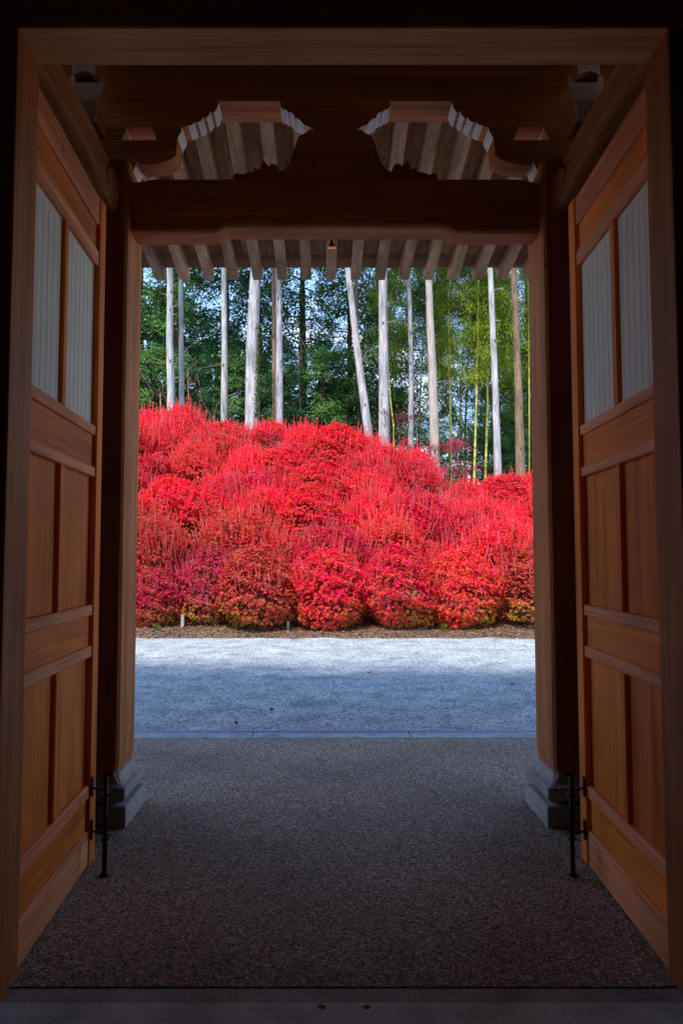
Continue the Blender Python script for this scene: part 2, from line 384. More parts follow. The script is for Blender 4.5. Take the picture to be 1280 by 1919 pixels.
def bank_z(x, y):
    x = np.asarray(x, float); y = np.asarray(y, float)
    top = 4.42 - 1.95 * np.clip((x - .2) / 3.5, 0, 1) + .25 * smoothstep(-2, -7, x)
    z = .04 + .10 * smoothstep(13.9, 15.0, y) + (top - .1) * np.clip((y - 15.3) / 7.2, 0, 1) ** .95
    z = np.where(y > 22.5, z - .05 * (y - 22.5), z)
    z = z - .12 * smoothstep(14.15, 13.7, y)
    return z + .03 * wob(x, y, 1.5) * smoothstep(13.8, 15, y) + .012 * wob(x, y, 6, 10, 5)
tag(grid('planted_bank', -45, 45, 360, 13.7, 70, 220, lambda X, Y: bank_z(X, Y), M_soil), kind='structure')

# drain: kerb pieces, grates, channel under them
tag(box('drain_channel', (-9, 6.30, -.155), (9, 6.565, -.09), M_dirtwall, bev=0), kind='structure')
kx = [-.676 + 1.335 * k for k in range(-5, 6)]
ki = 0
for a, b in zip(kx[:-1], kx[1:]):
    if abs((a + b) / 2) > 4.5: continue
    nm = ['leftmost', 'second from the left', 'third from the left', 'middle', 'third from the right', 'second from the right', 'rightmost'][min(ki, 6)]
    k = box('kerb_stone', (a + .003, 6.301, -.09), (b - .003, 6.447, .006), M_conc, bev=.005)
    tag(k, f'{nm} grey green concrete kerb piece edging the drain', 'kerb', 'kerb pieces along the drain')
    bm = bmesh.new()
    def addb(lo, hi):
        r = bmesh.ops.create_cube(bm, size=1)['verts']
        for v in r: v.co = Vector([(lo[i] + hi[i]) / 2 + v.co[i] * (hi[i] - lo[i]) for i in range(3)])
    addb((a + .004, 6.452, -.03), (b - .004, 6.460, .004)); addb((a + .004, 6.545, -.03), (b - .004, 6.562, .010))
    x = a + .012
    while x < b - .012:
        addb((x - .0035, 6.4605, -.028), (x + .0035, 6.5445, .003)); x += .0152
    g = link('drain_grate', bm_mesh('drain_grate', bm, M_steel))
    tag(g, f'{nm} narrow slotted steel drain grate beside the gravel', 'drain grate', 'grates of the drain')
    ki += 1

# hall floor with the two bolt sockets
hb = bmesh.new(); bmesh.ops.create_cube(hb, size=1)
for v in hb.verts: v.co = Vector((v.co.x * 18, -1.69 + v.co.y * 8.614, -.075 + v.co.z * .15))
slab = link('hall_floor', bm_mesh('hall_floor', hb, M_sill))
cut = []
for sx in (-.076, .074):
    cb = bmesh.new(); bmesh.ops.create_cone(cb, cap_ends=True, segments=20, radius1=.013, radius2=.013, depth=.12, matrix=Matrix.Translation((sx, 2.592, 0)))
    c = link('cutter', bm_mesh('cutter', cb, M_sill)); cut.append(c)
    md = slab.modifiers.new('b', 'BOOLEAN'); md.object = c; md.operation = 'DIFFERENCE'; md.solver = 'EXACT'
dg = bpy.context.evaluated_depsgraph_get(); nm_ = bpy.data.meshes.new_from_object(slab.evaluated_get(dg))
slab.modifiers.clear(); slab.data = nm_; nm_.name = 'hall_floor'
for c in cut: bpy.data.objects.remove(c)
tag(slab, kind='structure')
tag(box('door_sill', (-4.4, 2.619, -.15), (4.4, 2.711, -.004), speck('sill_stone_dark', [(0, (.26, .22, .20)), (.5, (.40, .35, .33)), (1, (.52, .47, .45))], 220, .85, .3, .001, 5), bev=.003), kind='structure')

# unseen hall added around the camera to shut out light from behind
tag(box('unseen_wall_left', (-4.5, -6, 0), (-4.3, 2.55, 3.9), M_plaster, bev=0), kind='structure')
tag(box('unseen_wall_right', (4.3, -6, 0), (4.5, 2.55, 3.9), M_plaster, bev=0), kind='structure')
tag(box('unseen_wall_back', (-4.5, -6.2, 0), (4.5, -6.0, 3.9), M_plaster, bev=0), kind='structure')
tag(box('unseen_ceiling', (-4.5, -6.2, 3.9), (4.5, 2.55, 4.0), M_dark, bev=0), kind='structure')
for s, nm in ((-1, 'wall_front_left'), (1, 'wall_front_right')):
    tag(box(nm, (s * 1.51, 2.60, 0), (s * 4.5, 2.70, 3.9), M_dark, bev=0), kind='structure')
    tag(box('added_side_wall_' + ('left' if s < 0 else 'right'), (s * 1.505, 2.765, 0), (s * 1.555, 4.295, 4.10), M_dark, bev=0), kind='structure')  # added to block side light; height lets some reach the bracket noses

# ------------------------------------------------------------------ the gate
gate = empty('temple_gate', (0, 2.66, 0))
tag(gate, 'dark timber temple gate with open panelled doors framing the garden', 'gate')
GL = Vector((0, 2.66, 0))
def under(o, parent):
    """parent an object modelled in world coordinates"""
    o.parent = parent; o.matrix_parent_inverse = Matrix.Translation(-Vector(parent_loc(parent))); return o
def parent_loc(p):
    v = Vector(p.location); q = p.parent
    while q: v += Vector(q.location); q = q.parent
    return v
def G(o): return under(o, gate)

for s in (-1, 1):
    G(box('door_post', (s * 1.163, 2.555, 0), (s * 1.50, 2.76, 3.90), W_frame['Z'], bev=.006))
G(box('lintel', (-4.3, 2.553, 3.385), (4.3, 2.762, 3.74), wood('lintel_wood', 'X', (.92, .50, .22)), bev=.006))
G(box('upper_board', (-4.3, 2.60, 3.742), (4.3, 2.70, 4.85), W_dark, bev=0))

# doors
RAILS = [(.012, .178), (.333, .392), (1.012, 1.068), (1.215, 1.268), (1.902, 1.948), (2.108, 2.158), (2.975, 3.05), (3.187, 3.33)]
for s in (-1, 1):
    dr = empty('door', (s * 1.166, 2.766 - 2.66, 0), s * R(-2.3), gate)
    dr['label'] = 'left door leaf swung open, warm brown panels' if s < 0 else 'right door leaf swung open, reddish brown panels'
    def bx(name, y0, y1, z0, z1, n0, n1, mat, bev=.004):
        # n: distance from the leaf's back towards the middle of the opening
        return box(name, (-s * (n0 - .05), y0, z0), (-s * (n1 - .05), y1, z1), mat, dr, bev)
    bx('stile', 0, .014, .01, 3.335, 0, .046, W_door['Z'], .003)
    bx('stile', .945, 1.045, .01, 3.335, 0, .047, W_door['Z'], .004)
    for z0, z1 in RAILS: bx('rail', .0145, .9445, z0, z1, .004, .040, W_doorr['Y'], .005)
    for i, (lo, hi) in enumerate(zip(RAILS[:-1], RAILS[1:])):
        z0, z1 = lo[1] + .001, hi[0] - .001
        if i in (1, 3, 5):                                            # tall bays with a muntin
            bx('muntin', .418, .470, z0, z1, .005, .035, W_door['Z'], .004)
            for y0, y1 in ((.0155, .417), (.471, .943)):
                if i == 5:
                    bm = bmesh.new()
                    def ab(lo, hi):
                        r = bmesh.ops.create_cube(bm, size=1)['verts']
                        for v in r: v.co = Vector([(lo[k] + hi[k]) / 2 + v.co[k] * (hi[k] - lo[k]) for k in range(3)])
                    ab((-s * (.014 - .05), y0, z0), (-s * (.018 - .05), y1, z1))
                    y = y0 + .03
                    while y < y1 - .02:
                        ab((-s * (.018 - .05), y, z0), (-s * (.0190 - .05), y + .007, z1)); y += .066
                    bmesh.ops.recalc_face_normals(bm, faces=bm.faces)
                    pn = link('ribbed_pane', bm_mesh('ribbed_pane', bm, M_paper), dr); pn['label'] = 'grey white ribbed translucent pane'
                else:
                    bx('panel', y0, y1, z0, z1, .006, .015, W_door['Z'], 0)
        else:
            bx('panel', .0155, .943, z0, z1, .010, .026, W_door['Y'], 0)
    # iron drop bolt on the free stile
    X0 = -s * .092; Yb = .855
    V, Fc = [], []
    lst = [([(X0, Yb, .004), (X0, Yb, .475)], .0115), ([(X0, Yb, .468), (X0 - s * .038, Yb - .01, .478)], [.008, .006])]
    for zz in (.17, .375):
        lst.append(([(-s * .002, .965, zz), (X0 - s * .016, .90, zz), (X0 - s * .016, Yb - .016, zz), (X0 + s * .016, Yb - .016, zz), (X0 + s * .02, .905, zz + .001), (-s * .002, .955, zz + .001)], .0042))
    bolt = tubes('drop_bolt', lst, M_iron, dr, 8)
    for zz in (.15, .355): box('bolt_plate', (-s * .0005, .948, zz - .02), (-s * .006, .975, zz + .075), M_iron, dr, .001)
    tubes('bolt_foot', [([(X0, Yb, .001), (X0, Yb, .008)], [.026, .022])], M_iron, dr, 12)

# pillars on carved stone bases
PC, PY, PH = 1.412, 4.48, .18
def ring(cx, cy, h, ch, z):
    return [(cx + a, cy + b, z) for a, b in ((h, -h + ch), (h, h - ch), (h - ch, h), (-h + ch, h), (-h, h - ch), (-h, -h + ch), (-h + ch, -h), (h - ch, -h))]
def loft(name, cx, cy, prof, mat, smooth=False):
    V, F = [], []
    for h, ch, z in prof: V += ring(cx, cy, h, ch, z)
    for i in range(len(prof) - 1):
        for k in range(8): F.append((i * 8 + k, i * 8 + (k + 1) % 8, (i + 1) * 8 + (k + 1) % 8, (i + 1) * 8 + k))
    F.append(tuple(range(8))[::-1]); F.append(tuple(range((len(prof) - 1) * 8, len(prof) * 8)))
    return link(name, mesh(name, V, F, mat))
for s in (-1, 1):
    G(loft('plinth', s * PC, PY, [(.238, .004, 0), (.24, .004, .004), (.24, .004, .112), (.236, .004, .117)], M_granite))
    pr = [(.150 + .080 * math.sin(t * math.pi / 2), .004, .118 + .045 * (1 - math.cos(t * math.pi / 2))) for t in np.linspace(0, 1, 7)]
    pr += [(.232, .004, .212), (.230, .004, .216)]
    pr += [(.230 - .054 * math.sin(t * math.pi / 2), .004 + .022 * t, .2165 + .0675 * (1 - math.cos(t * math.pi / 2))) for t in np.linspace(0, 1, 9)][1:]
    G(loft('base_stone', s * PC, PY, pr, M_granite))
    G(loft('pillar', s * PC, PY, [(PH - .010, .015, .2845), (PH, .016, .36), (PH, .016, 3.86)], W_frame['Z']))

# great curved beam between the pillars, with engraved swirls
def spiral(cx, cz, r0, r1, a0, turns, sx=1, n=60):
    return [(cx + sx * (r0 + (r1 - r0) * t) * math.cos(a0 + turns * 2 * math.pi * t), cz + .62 * (r0 + (r1 - r0) * t) * math.sin(a0 + turns * 2 * math.pi * t)) for t in np.linspace(0, 1, n)]
def groove_depth(U, Wz, lines, width, depth):
    D = np.full(U.shape, 9.0)
    for ln in lines:
        ln = np.array(ln)
        for a, b in zip(ln[:-1], ln[1:]):
            ab = b - a; L2 = (ab ** 2).sum() + 1e-9
            t = np.clip(((U - a[0]) * ab[0] + (Wz - a[1]) * ab[1]) / L2, 0, 1)
            D = np.minimum(D, np.hypot(U - a[0] - t * ab[0], Wz - a[1] - t * ab[1]))
    return depth * np.clip(1 - (D / width) ** 2, 0, 1)
def beam(name, axis, us, zb, zt, face, back, lines, mat, nz=40, gw=.009, gd=.012, rnd=.03):
    """beam whose outline is zb(u)..zt(u); its front is a relief with the grooves cut in"""
    us = np.asarray(us); nu = len(us); B, T = zb(us), zt(us)
    k = np.linspace(0, 1, nz)[None]; U = np.repeat(us[:, None], nz, 1); Z = B[:, None] + (T - B)[:, None] * k
    sg = 1 if back > face else -1
    edge = np.minimum(Z - B[:, None], T[:, None] - Z); rd = rnd * (1 - np.sqrt(np.clip(1 - (1 - np.clip(edge / rnd, 0, 1)) ** 2, 0, 1)))
    Fp = face + sg * (groove_depth(U, Z, lines, gw, gd) + rd)
    V = []; Fc = []
    def P(u, t, z): return (u, t, z) if axis == 'X' else (t, u, z)
    for i in range(nu):
        for j in range(nz): V.append(P(U[i, j], Fp[i, j], Z[i, j]))
    for i in range(nu - 1):
        for j in range(nz - 1): Fc.append((i * nz + j, (i + 1) * nz + j, (i + 1) * nz + j + 1, i * nz + j + 1))
    o = len(V)
    for i in range(nu): V += [P(us[i], back, B[i]), P(us[i], back, T[i])]
    for i in range(nu - 1):
        a, b = o + 2 * i, o + 2 * i + 2
        Fc += [(a, b, b + 1, a + 1)[::-1], (i * nz, a, b, (i + 1) * nz)[::1], (i * nz + nz - 1, (i + 1) * nz + nz - 1, b + 1, a + 1)]
    Fc.append(tuple([i for i in range(nz)] + [o + 1, o])); e = (nu - 1) * nz
    Fc.append(tuple([e + i for i in range(nz)] + [o + 2 * nu - 1, o + 2 * nu - 2]))
    bm = bmesh.new(); me = mesh(name, V, Fc, mat); bm.from_mesh(me); bmesh.ops.recalc_face_normals(bm, faces=bm.faces); bm.to_mesh(me); bm.free()
    return link(name, me)
swl = []
for s in (-1, 1):
    swl.append(spiral(s * .86, 3.64, .015, .15, R(90), 1.35, s))
    swl.append([(s * (1.10 - .02 * t), 3.66 - .07 * t * .5) for t in range(6)])
    swl.append([(s * (.70 - .05 * t), 3.62 + .03 * math.sin(t * 1.1)) for t in range(7)])
    swl.append([(s * (.66 - .03 * t), 3.70 + .015 * math.sin(t * 1.4)) for t in range(8)])
def kb(u):
    a = np.abs(u); base = 3.456 + .034 * smoothstep(.74, .64, a)
    return base + .010 * np.exp(-((a - .72) / .02) ** 2) * 0
def kt(u): return 3.793 - .022 * smoothstep(1.08, 1.24, np.abs(u))
uu = np.unique(np.concatenate([np.linspace(-1.2295, 1.2295, 240), [-.745, -.735, -.725, .725, .735, .745]]))
G(beam('rainbow_beam', 'X', uu, kb, kt, 4.385, 4.575, swl, W_frame['X'], 40))
# tie beams from the door posts to the pillars, engraved ends
for s in (-1, 1):
    ln = [[(4.22 - .004 * t, 3.60 + .012 * t) for t in range(10)], [(4.16 - .11 * math.sin(t / 9 * 3.14), 3.56 + .021 * t) for t in range(10)],
          [(4.26 - .05 * math.cos(t / 5), 3.56 + .02 * math.sin(t / 2) ** 2) for t in range(14)], [(4.05 - .02 * t, 3.70 - .004 * t) for t in range(8)]]
    zb = lambda u: 3.545 + .055 * smoothstep(4.25, 3.5, u) * smoothstep(2.8, 3.3, u) + .02 * np.sin((np.clip(u, 2.9, 4.05) - 2.9) / 1.15 * 3.1416)
    zt = lambda u: 3.74 + .055 * np.sin((u - 2.7) / 1.6 * 3.1416).clip(0, 1)
    G(beam('tie_beam', 'Y', np.linspace(2.765, 4.298, 130), zb, zt, s * 1.285, s * 1.50, ln, W_frame['Y'], 30, .011, .022, .03))

# brackets over the pillars: arms and blocks with white painted ends
YA, YB = 4.40, 4.56
def prof(pts, s):
    q = [(at(x, y, YA)[0], at(x, y, YA)[2]) for x, y in pts]
    return [(s * abs(u), w) for u, w in q] if s else q
W2 = [W_frame['X'], M_white]
for s in (-1, 1):
    br = empty('bracket', (s * PC, PY - 2.66, 3.80), 0, gate)
    wavy = [(343, 238), (352, 236), (360, 233.5), (364, 229), (370, 229), (377, 226), (381, 219), (386, 221), (391, 216), (394, 209), (400, 211), (405, 206), (408, 198), (410, 191.5)]
    zp = at(410, 191, YA)[2]
    up = prof([(140, 191.5), (140, 238)] + wavy, s)
    white = lambda n2, c2, s=s: 1 if (-s * n2[0] > .12 and abs(c2[0]) < abs(at(350, 230, YA)[0])) else 0
    under(prism('upper_arm', up, 'Y', YA, YB, W2, None, .002, white), br)
    mas = prof([(293, 262), (292, 256), (287, 246), (286, 238.3), (341, 238.3), (340, 247), (334, 256), (333, 262)], s)
    under(prism('bearing_block', mas, 'Y', YA - .004, YB + .004, W2, None, .002, lambda n2, c2, s=s: 1 if -s * n2[0] > .3 else 0), br)
    mas2 = prof([(140, 262), (228, 262), (230, 254), (236, 246), (237, 238.3), (140, 238.3)], s)
    under(prism('bearing_block', mas2, 'Y', YA - .004, YB + .004, W2, None, .002, lambda n2, c2, s=s: 1 if -s * n2[0] > .3 else 0), br)
    low = prof([(140, 262.3), (331, 262.3), (330, 280), (329, 291), (322, 297), (310, 302.5), (295, 306), (278, 308), (262, 309), (257, 300), (253, 312), (248, 322), (239, 330), (238, 325), (140, 325)], s)
    under(prism('lower_arm', low, 'Y', YA, YB, W2, None, .002, lambda n2, c2, s=s: 1 if (-s * n2[0] > .3 and abs(c2[0]) > abs(at(259, 320, YA)[0])) else 0), br)
    # bracket nose reaching towards the hall, pale end faces
    cx = s * 1.425
    q = lambda pts: [(cx + a, z) for a, z in pts]
    z0 = at(170, 227, 4.1)[2]; z1 = at(170, 192, 4.1)[2]; z2 = at(170, 161, 4.1)[2]; z3 = at(170, 141, 4.1)[2]
    def endw(n): pass
    def nose(name, pts, ya, yb):
        o = prism(name, q(pts), 'Y', ya, yb, [W_frame['Y'], M_pale], None, .003)
        for p in o.data.polygons:
            if p.normal.y < -.7: p.material_index = 1
        return under(o, br)
    M_pale = globals().get('M_pale') or plain('pale_end_grain', (.80, .70, .63), .8, var=.12, scale=30)
    globals()['M_pale'] = M_pale
    nose('bracket_arm', [(-.058, z0), (.058, z0), (.062, z1 - .001), (-.062, z1 - .001)], 4.10, 4.299)
    nose('bearing_block', [(-.062, z1), (.062, z1), (.068, z1 + .02), (.085, z1 + .06), (.1, z2), (.1, z3), (.066, z3), (.066, z3 - .04), (-.066, z3 - .04), (-.066, z3), (-.1, z3), (-.1, z2), (-.085, z1 + .06), (-.068, z1 + .02)], 4.10, 4.30)
    wv = [(-.064, z3 - .039), (-.06, z3 - .02), (0, z3 + .005), (.06, z3 - .02), (.064, z3 - .039), (.064, z3 + .16), (-.064, z3 + .16)]
    o = prism('beam_nose', q([(-.062, z3 - .03), (-.03, z3 - .012), (0, z3 - .004), (.03, z3 - .012), (.062, z3 - .03), (.064, z3 + .18), (-.064, z3 + .18)]), 'Y', 4.05, 4.32, [W_frame['Y'], M_white], None, .003)
    for p in o.data.polygons:
        if p.normal.y < -.7: p.material_index = 1
    under(o, br)
# frog-leg strut with leaf feet, and the carved arm above it
c8 = lambda x, y: (400 + x / 2.909, 180 + y / 2.909)
fl = [(97, 452), (95, 425), (108, 411), (126, 412), (140, 417), (170, 408), (205, 403), (214, 398), (209, 378), (226, 385), (243, 388), (249, 360), (260, 337), (275, 352), (290, 372), (303, 360), (322, 357), (338, 366), (345, 388), (350, 402), (372, 392), (398, 366), (414, 330), (430, 280), (444, 236), (456, 210), (472, 198), (490, 192)]
Lp = [at(*c8(x, y), YA) for x, y in fl]
ax0 = at(626, 300, YA)[0]
half = [(p[0] - ax0, p[2]) for p in Lp]; half[0] = (half[0][0], 3.7945)
ztop = half[-1][1] + .025
poly = half + [(half[-1][0] + .03, ztop), (-half[-1][0] - .03, ztop)] + [(-u, w) for u, w in half[::-1]]
fk = G(prism('frog_leg_strut', poly, 'Y', YA + .02, YB - .03, [W_frame['X']], None, .003))
# relief rim and carved sprays on its face
rim = []
for s in (-1, 1):
    rim.append(([(s * abs(u) * .86, YA + .018, w * .985 + .04) for u, w in half[-9:]], .008))
    for k in range(5):
        a = R(20 + 30 * k); rim.append(([(s * (.03 + .03 * k), YA + .02, 3.86), (s * (.03 + .03 * k + .05 * math.cos(a)), YA + .016, 3.90 + .02 * k), (s * (.05 + .02 * k + .10 * math.cos(a)), YA + .02, 3.91 + .06 * math.sin(a))], [.004, .014, .004]))
cv = tubes('strut_carving', rim, W_frame['X'], None, 6); under(cv, gate)
ca = [(522, 191.5), (523, 199), (527, 205), (532, 204), (537, 210), (541, 209), (547, 214), (550, 221), (556, 222), (562, 228), (566, 233), (574, 236), (578, 238), (585, 242)]
ca = [(at(x, y, YA)[0] - ax0, at(x, y, YA)[2]) for x, y in ca]
poly = ca + [(-u, w) for u, w in ca[::-1]]
G(prism('carved_arm', poly, 'Y', YA, YB, W2, None, .002, lambda n2, c2: 1 if n2[1] < .3 and abs(c2[0]) > .10 else 0))

# roof: purlin, rafters, boards, eave board, tiles
roof = empty('roof', (0, 4.48 - 2.66, 4.28), 0, gate)
ZP = at(415, 190, 4.39)[2]
under(box('purlin', (-5.6, 4.385, ZP), (5.6, 4.615, ZP + .24), W_frame['X'], bev=.006), roof)
SL = .16; SP = .2315; YT = 6.95
def rz(Y): return at(625, 525, YT)[2] + SL * (YT - Y)             # underside of the rafters
rw, rh = .047, .112
def rafter_mesh():
    y0, y1 = 2.72, YT
    V = []
    for y in (y0, y1 - .004, y1):
        z = rz(y); e = .004 if y == y1 else 0
        V += [(-rw + e, y, z + e), (rw - e, y, z + e), (rw - e, y, z + rh - e), (-rw + e, y, z + rh - e)]
    F = [(3, 2, 1, 0), (8, 9, 10, 11)]
    for i in (0, 4): F += [(i + k, i + (k + 1) % 4, i + 4 + (k + 1) % 4, i + 4 + k) for k in range(4)]
    me = mesh('rafter', V, F, W_raf)
    bm = bmesh.new(); bm.from_mesh(me); bmesh.ops.recalc_face_normals(bm, faces=bm.faces)
    lg = [e for e in bm.edges if abs(e.verts[0].co.y - e.verts[1].co.y) > 1]
    bmesh.ops.bevel(bm, geom=lg, offset=.006, segments=1, affect='EDGES'); bm.to_mesh(me); bm.free(); return me
rm = rafter_mesh(); AX = -.004
for k in range(-23, 24):
    o = link('rafter', rm, None, (AX + k * SP + random.uniform(-.003, .003), 0, random.uniform(-.003, .003))); under(o, roof)
bw = .154
yb1 = 6.715
V = []
for y in (2.72, yb1):
    z = rz(y) + rh + .001
    V += [(-bw / 2 + .0015, y, z), (bw / 2 - .0015, y, z), (bw / 2 - .0015, y, z + .02), (-bw / 2 + .0015, y, z + .02)]
bmsh = mesh('roof_board', V, [(0, 1, 2, 3), (7, 6, 5, 4), (1, 0, 4, 5), (2, 1, 5, 6), (3, 2, 6, 7), (0, 3, 7, 4)], W_board)
for k in range(-36, 37):
    o = link('roof_board', bmsh, None, (k * bw + .03, 0, random.uniform(0, .004))); under(o, roof)
za, zc_ = rz(6.72) + rh + .001, rz(6.93) + rh + .001
eb = mesh('eave_board', [(-5.6, 6.718, za), (5.6, 6.718, za), (5.6, 6.94, zc_), (-5.6, 6.94, zc_), (-5.6, 6.718, za + .12), (5.6, 6.718, za + .12), (5.6, 6.94, zc_ + .12), (-5.6, 6.94, zc_ + .12)],
          [(3, 2, 1, 0), (4, 5, 6, 7), (0, 1, 5, 4), (1, 2, 6, 5), (2, 3, 7, 6), (3, 0, 4, 7)], W_eave)
under(link('eave_board', eb), roof)
# tiled slopes above (front slope curves up to the ridge over the doors)
ys = [7.02, 6.6, 6.0, 5.2, 4.4, 3.6, 2.72]; zt_ = [rz(6.94) + .30, rz(6.94) + .42, 4.78, 5.08, 5.45, 5.88, 6.35]
V = []; F = []
for y, z in zip(ys, zt_): V += [(-5.7, y, z), (5.7, y, z)]
nb = len(V)
for y in ys:
    z = max(rz(min(y, 6.94)) + rh + .028, rz(6.94) + rh + .125 if y > 6.7 else 0); V += [(-5.7, y, z), (5.7, y, z)]
m_ = len(ys)
for i in range(m_ - 1):
    F += [(2 * i, 2 * i + 1, 2 * i + 3, 2 * i + 2), (nb + 2 * i + 2, nb + 2 * i + 3, nb + 2 * i + 1, nb + 2 * i), (2 * i, 2 * i + 2, nb + 2 * i + 2, nb + 2 * i), (2 * i + 1, nb + 2 * i + 1, nb + 2 * i + 3, 2 * i + 3)]
F += [(0, nb, nb + 1, 1), (2 * m_ - 2, 2 * m_ - 1, nb + 2 * m_ - 1, nb + 2 * m_ - 2)]
under(link('tiled_slope', mesh('tiled_slope', V, F, M_tile)), roof)
V = [(-5.7, 2.718, 6.35), (5.7, 2.718, 6.35), (-5.7, 2.718, 4.05), (5.7, 2.718, 4.05), (-5.7, -6.6, 4.4), (5.7, -6.6, 4.4), (-5.7, -6.6, 4.05), (5.7, -6.6, 4.05)]
under(link('tiled_slope', mesh('tiled_slope', V, [(0, 1, 5, 4), (4, 5, 7, 6), (2, 6, 7, 3), (0, 4, 6, 2), (1, 3, 7, 5), (0, 2, 3, 1)], M_tile)), roof)
# small brass fitting under the middle rafter
bx_, by_, bz_ = at(624.5, 480, 6.30); bz_ = rz(6.30)
ft = bmesh.new()
for k in range(4):
    a = bmesh.ops.create_cube(ft, size=1)['verts']
    dx, dz, sx_, sz_ = [(0, 0, .066, .010), (0, -.055, .066, .010), (-.03, -.0275, .010, .045), (.03, -.0275, .010, .045)][k]
    for v in a: v.co = Vector((v.co.x * sx_ + dx, v.co.y * .05, v.co.z * sz_ + dz))
o = link('eave_fitting', bm_mesh('eave_fitting', ft, M_brass), None, (AX, 6.30, bz_ - .006)); under(o, roof); o['label'] = 'small square brass fitting under the middle rafter'
tubes_o = tubes('fitting_core', [([(AX, 6.325, bz_ - .033), (AX, 6.285, bz_ - .033)], .02)], M_iron, None, 10); under(tubes_o, roof)

# ------------------------------------------------------------------ shrubs on the bank
def shrub(seed):
    """unit shrub about 1.5 m wide and 1.5 m tall: foliage, shoots and stems"""
    global rng
    rng = np.random.default_rng(100 + seed)
    # lumpy tiers of leaf rosettes
    nT = 4300 if seed < 3 else 2700
    ph = rng.uniform(0, 6.28, nT); t = 1.04 * (1 - (1 - rng.random(nT)) ** 1.15)
    prof_ = np.where(t > .33, np.sqrt(np.clip(1 - ((t - .33) / .72) ** 2, 0, 1)), 1 - .30 * ((.33 - t) / .33) ** 2)
    u = np.stack([np.cos(ph) * prof_, np.sin(ph) * prof_, (t - .36) * 1.5], 1); u /= np.linalg.norm(u, axis=1, keepdims=True)
    lumps = unit(30); lr = rng.uniform(-.34, .30, 30)
    r = np.full(nT, .92)
    for L_, a in zip(lumps, lr): r += a * np.exp(-((u - L_) ** 2).sum(1) / .075)
    r *= 1 - .42 * rng.random(nT) ** 2.0
    fill = rng.random(nT) < .10; r = np.where(fill, r * rng.random(nT) ** .5, r)
    z_ = .05 + t * 1.36
    c = np.stack([np.cos(ph) * prof_ * r * .80, np.sin(ph) * prof_ * r * .80, z_ * (.86 + .14 * r)], 1)
    c[:, 2] += .035 * np.sin(ph * 4 + c[:, 2] * 19 + seed)          # tiering
    c[:, 2] = np.maximum(c[:, 2], .04 + .05 * rng.random(nT))
    k = 6
    ang = (np.arange(k) * 2 * math.pi / k)[None] + rng.uniform(0, 6.28, (nT, 1)) + rng.normal(0, .25, (nT, k))
    up = np.array([0, 0, 1.0]) * .9 + u * .75 + rng.normal(0, .25, (nT, 3)); up /= np.linalg.norm(up, axis=1, keepdims=True)
    a = np.cross(up, np.array([.3, .9, .1])); a /= np.linalg.norm(a, axis=1, keepdims=True); b = np.cross(up, a)
    d = a[:, None] * np.cos(ang)[..., None] + b[:, None] * np.sin(ang)[..., None] + up[:, None] * rng.uniform(.1, .9, (nT, k, 1))
    d /= np.linalg.norm(d, axis=2, keepdims=True)
    l = rng.uniform(.030, .052, (nT, k))
    cc = c[:, None] + d * l[..., None] * .55
    nn = up[:, None] + rng.normal(0, .35, (nT, k, 3))
    rr = np.clip(rng.random((nT, 1)) * .6 + rng.random((nT, k)) * .4, 0, 1)
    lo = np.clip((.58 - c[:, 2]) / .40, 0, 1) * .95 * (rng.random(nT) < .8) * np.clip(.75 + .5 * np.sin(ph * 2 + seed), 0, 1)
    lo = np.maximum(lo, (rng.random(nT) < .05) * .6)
    C = [cc.reshape(-1, 3)]; D = [d.reshape(-1, 3)]; NN = [nn.reshape(-1, 3)]; Ls = [l.reshape(-1)]; Ws = [l.reshape(-1) * rng.uniform(.42, .6, nT * k)]; RR = [rr.reshape(-1)]; LO = [np.repeat(lo, k)]
    # upright shoots
    tw = []
    nS = 190 if seed < 3 else 400
    for i in range(nS):
        th, q = rng.uniform(0, 6.28), math.sqrt(rng.random()) * .74
        x, y = q * math.cos(th), q * math.sin(th)
        z = .05 + 1.36 * (.33 + .64 * math.sqrt(max(0, 1 - (q / .80) ** 2))) - rng.uniform(.05, .25)
        h = rng.uniform(.08, .60) * (.45 + .55 * rng.random()) * (.7 if seed < 3 else 1)
        tip = np.array([x + rng.normal(0, .06) + x * .30 * (h + .2), y + rng.normal(0, .06) + y * .30 * (h + .2), z + h]); b0 = np.array([x, y, z - .15])
        if rng.random() < .45: tw.append(([b0, (b0 + tip) / 2 + rng.normal(0, .008, 3), tip], [.0040, .0030, .0014]))
        m = int(14 + h * 80); t = rng.uniform(.2, 1.0, m) ** .8
        an = rng.uniform(0, 6.28, m); dd = np.stack([np.cos(an) * .55, np.sin(an) * .55, np.full(m, 1.0)], 1)
        ll = rng.uniform(.028, .048, m) * (1.2 - .5 * t)
        C.append(b0 + (tip - b0) * t[:, None] + dd * ll[:, None] * .4); D.append(dd); NN.append(np.stack([-np.sin(an), np.cos(an), np.full(m, .3)], 1) + rng.normal(0, .5, (m, 3)))
        Ls.append(ll); Ws.append(ll * .5); RR.append(np.clip(.35 + rng.random(m) * .65, 0, 1)); LO.append((rng.random(m) < .02) * .5)
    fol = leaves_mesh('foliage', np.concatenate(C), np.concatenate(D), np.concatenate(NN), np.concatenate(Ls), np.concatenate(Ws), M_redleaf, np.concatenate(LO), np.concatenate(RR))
    twm = tubes('shoots', tw, M_twig, False, 3)
    st = []
    for i in range(26):
        v = unit(1)[0]; v[2] = abs(v[2]) * .9 + .15; v /= np.linalg.norm(v)
        e = np.array([v[0] * .55, v[1] * .55, .12 + v[2] * .95]); b0 = np.array([rng.normal(0, .05), rng.normal(0, .05), -.12])
        st.append(([b0, b0 * .5 + e * .5 + np.array([0, 0, -.06]) + rng.normal(0, .03, 3), e], [.014, .009, .004]))
    stm = tubes('stems', st, M_stem, False, 4)
    return fol, twm, stm
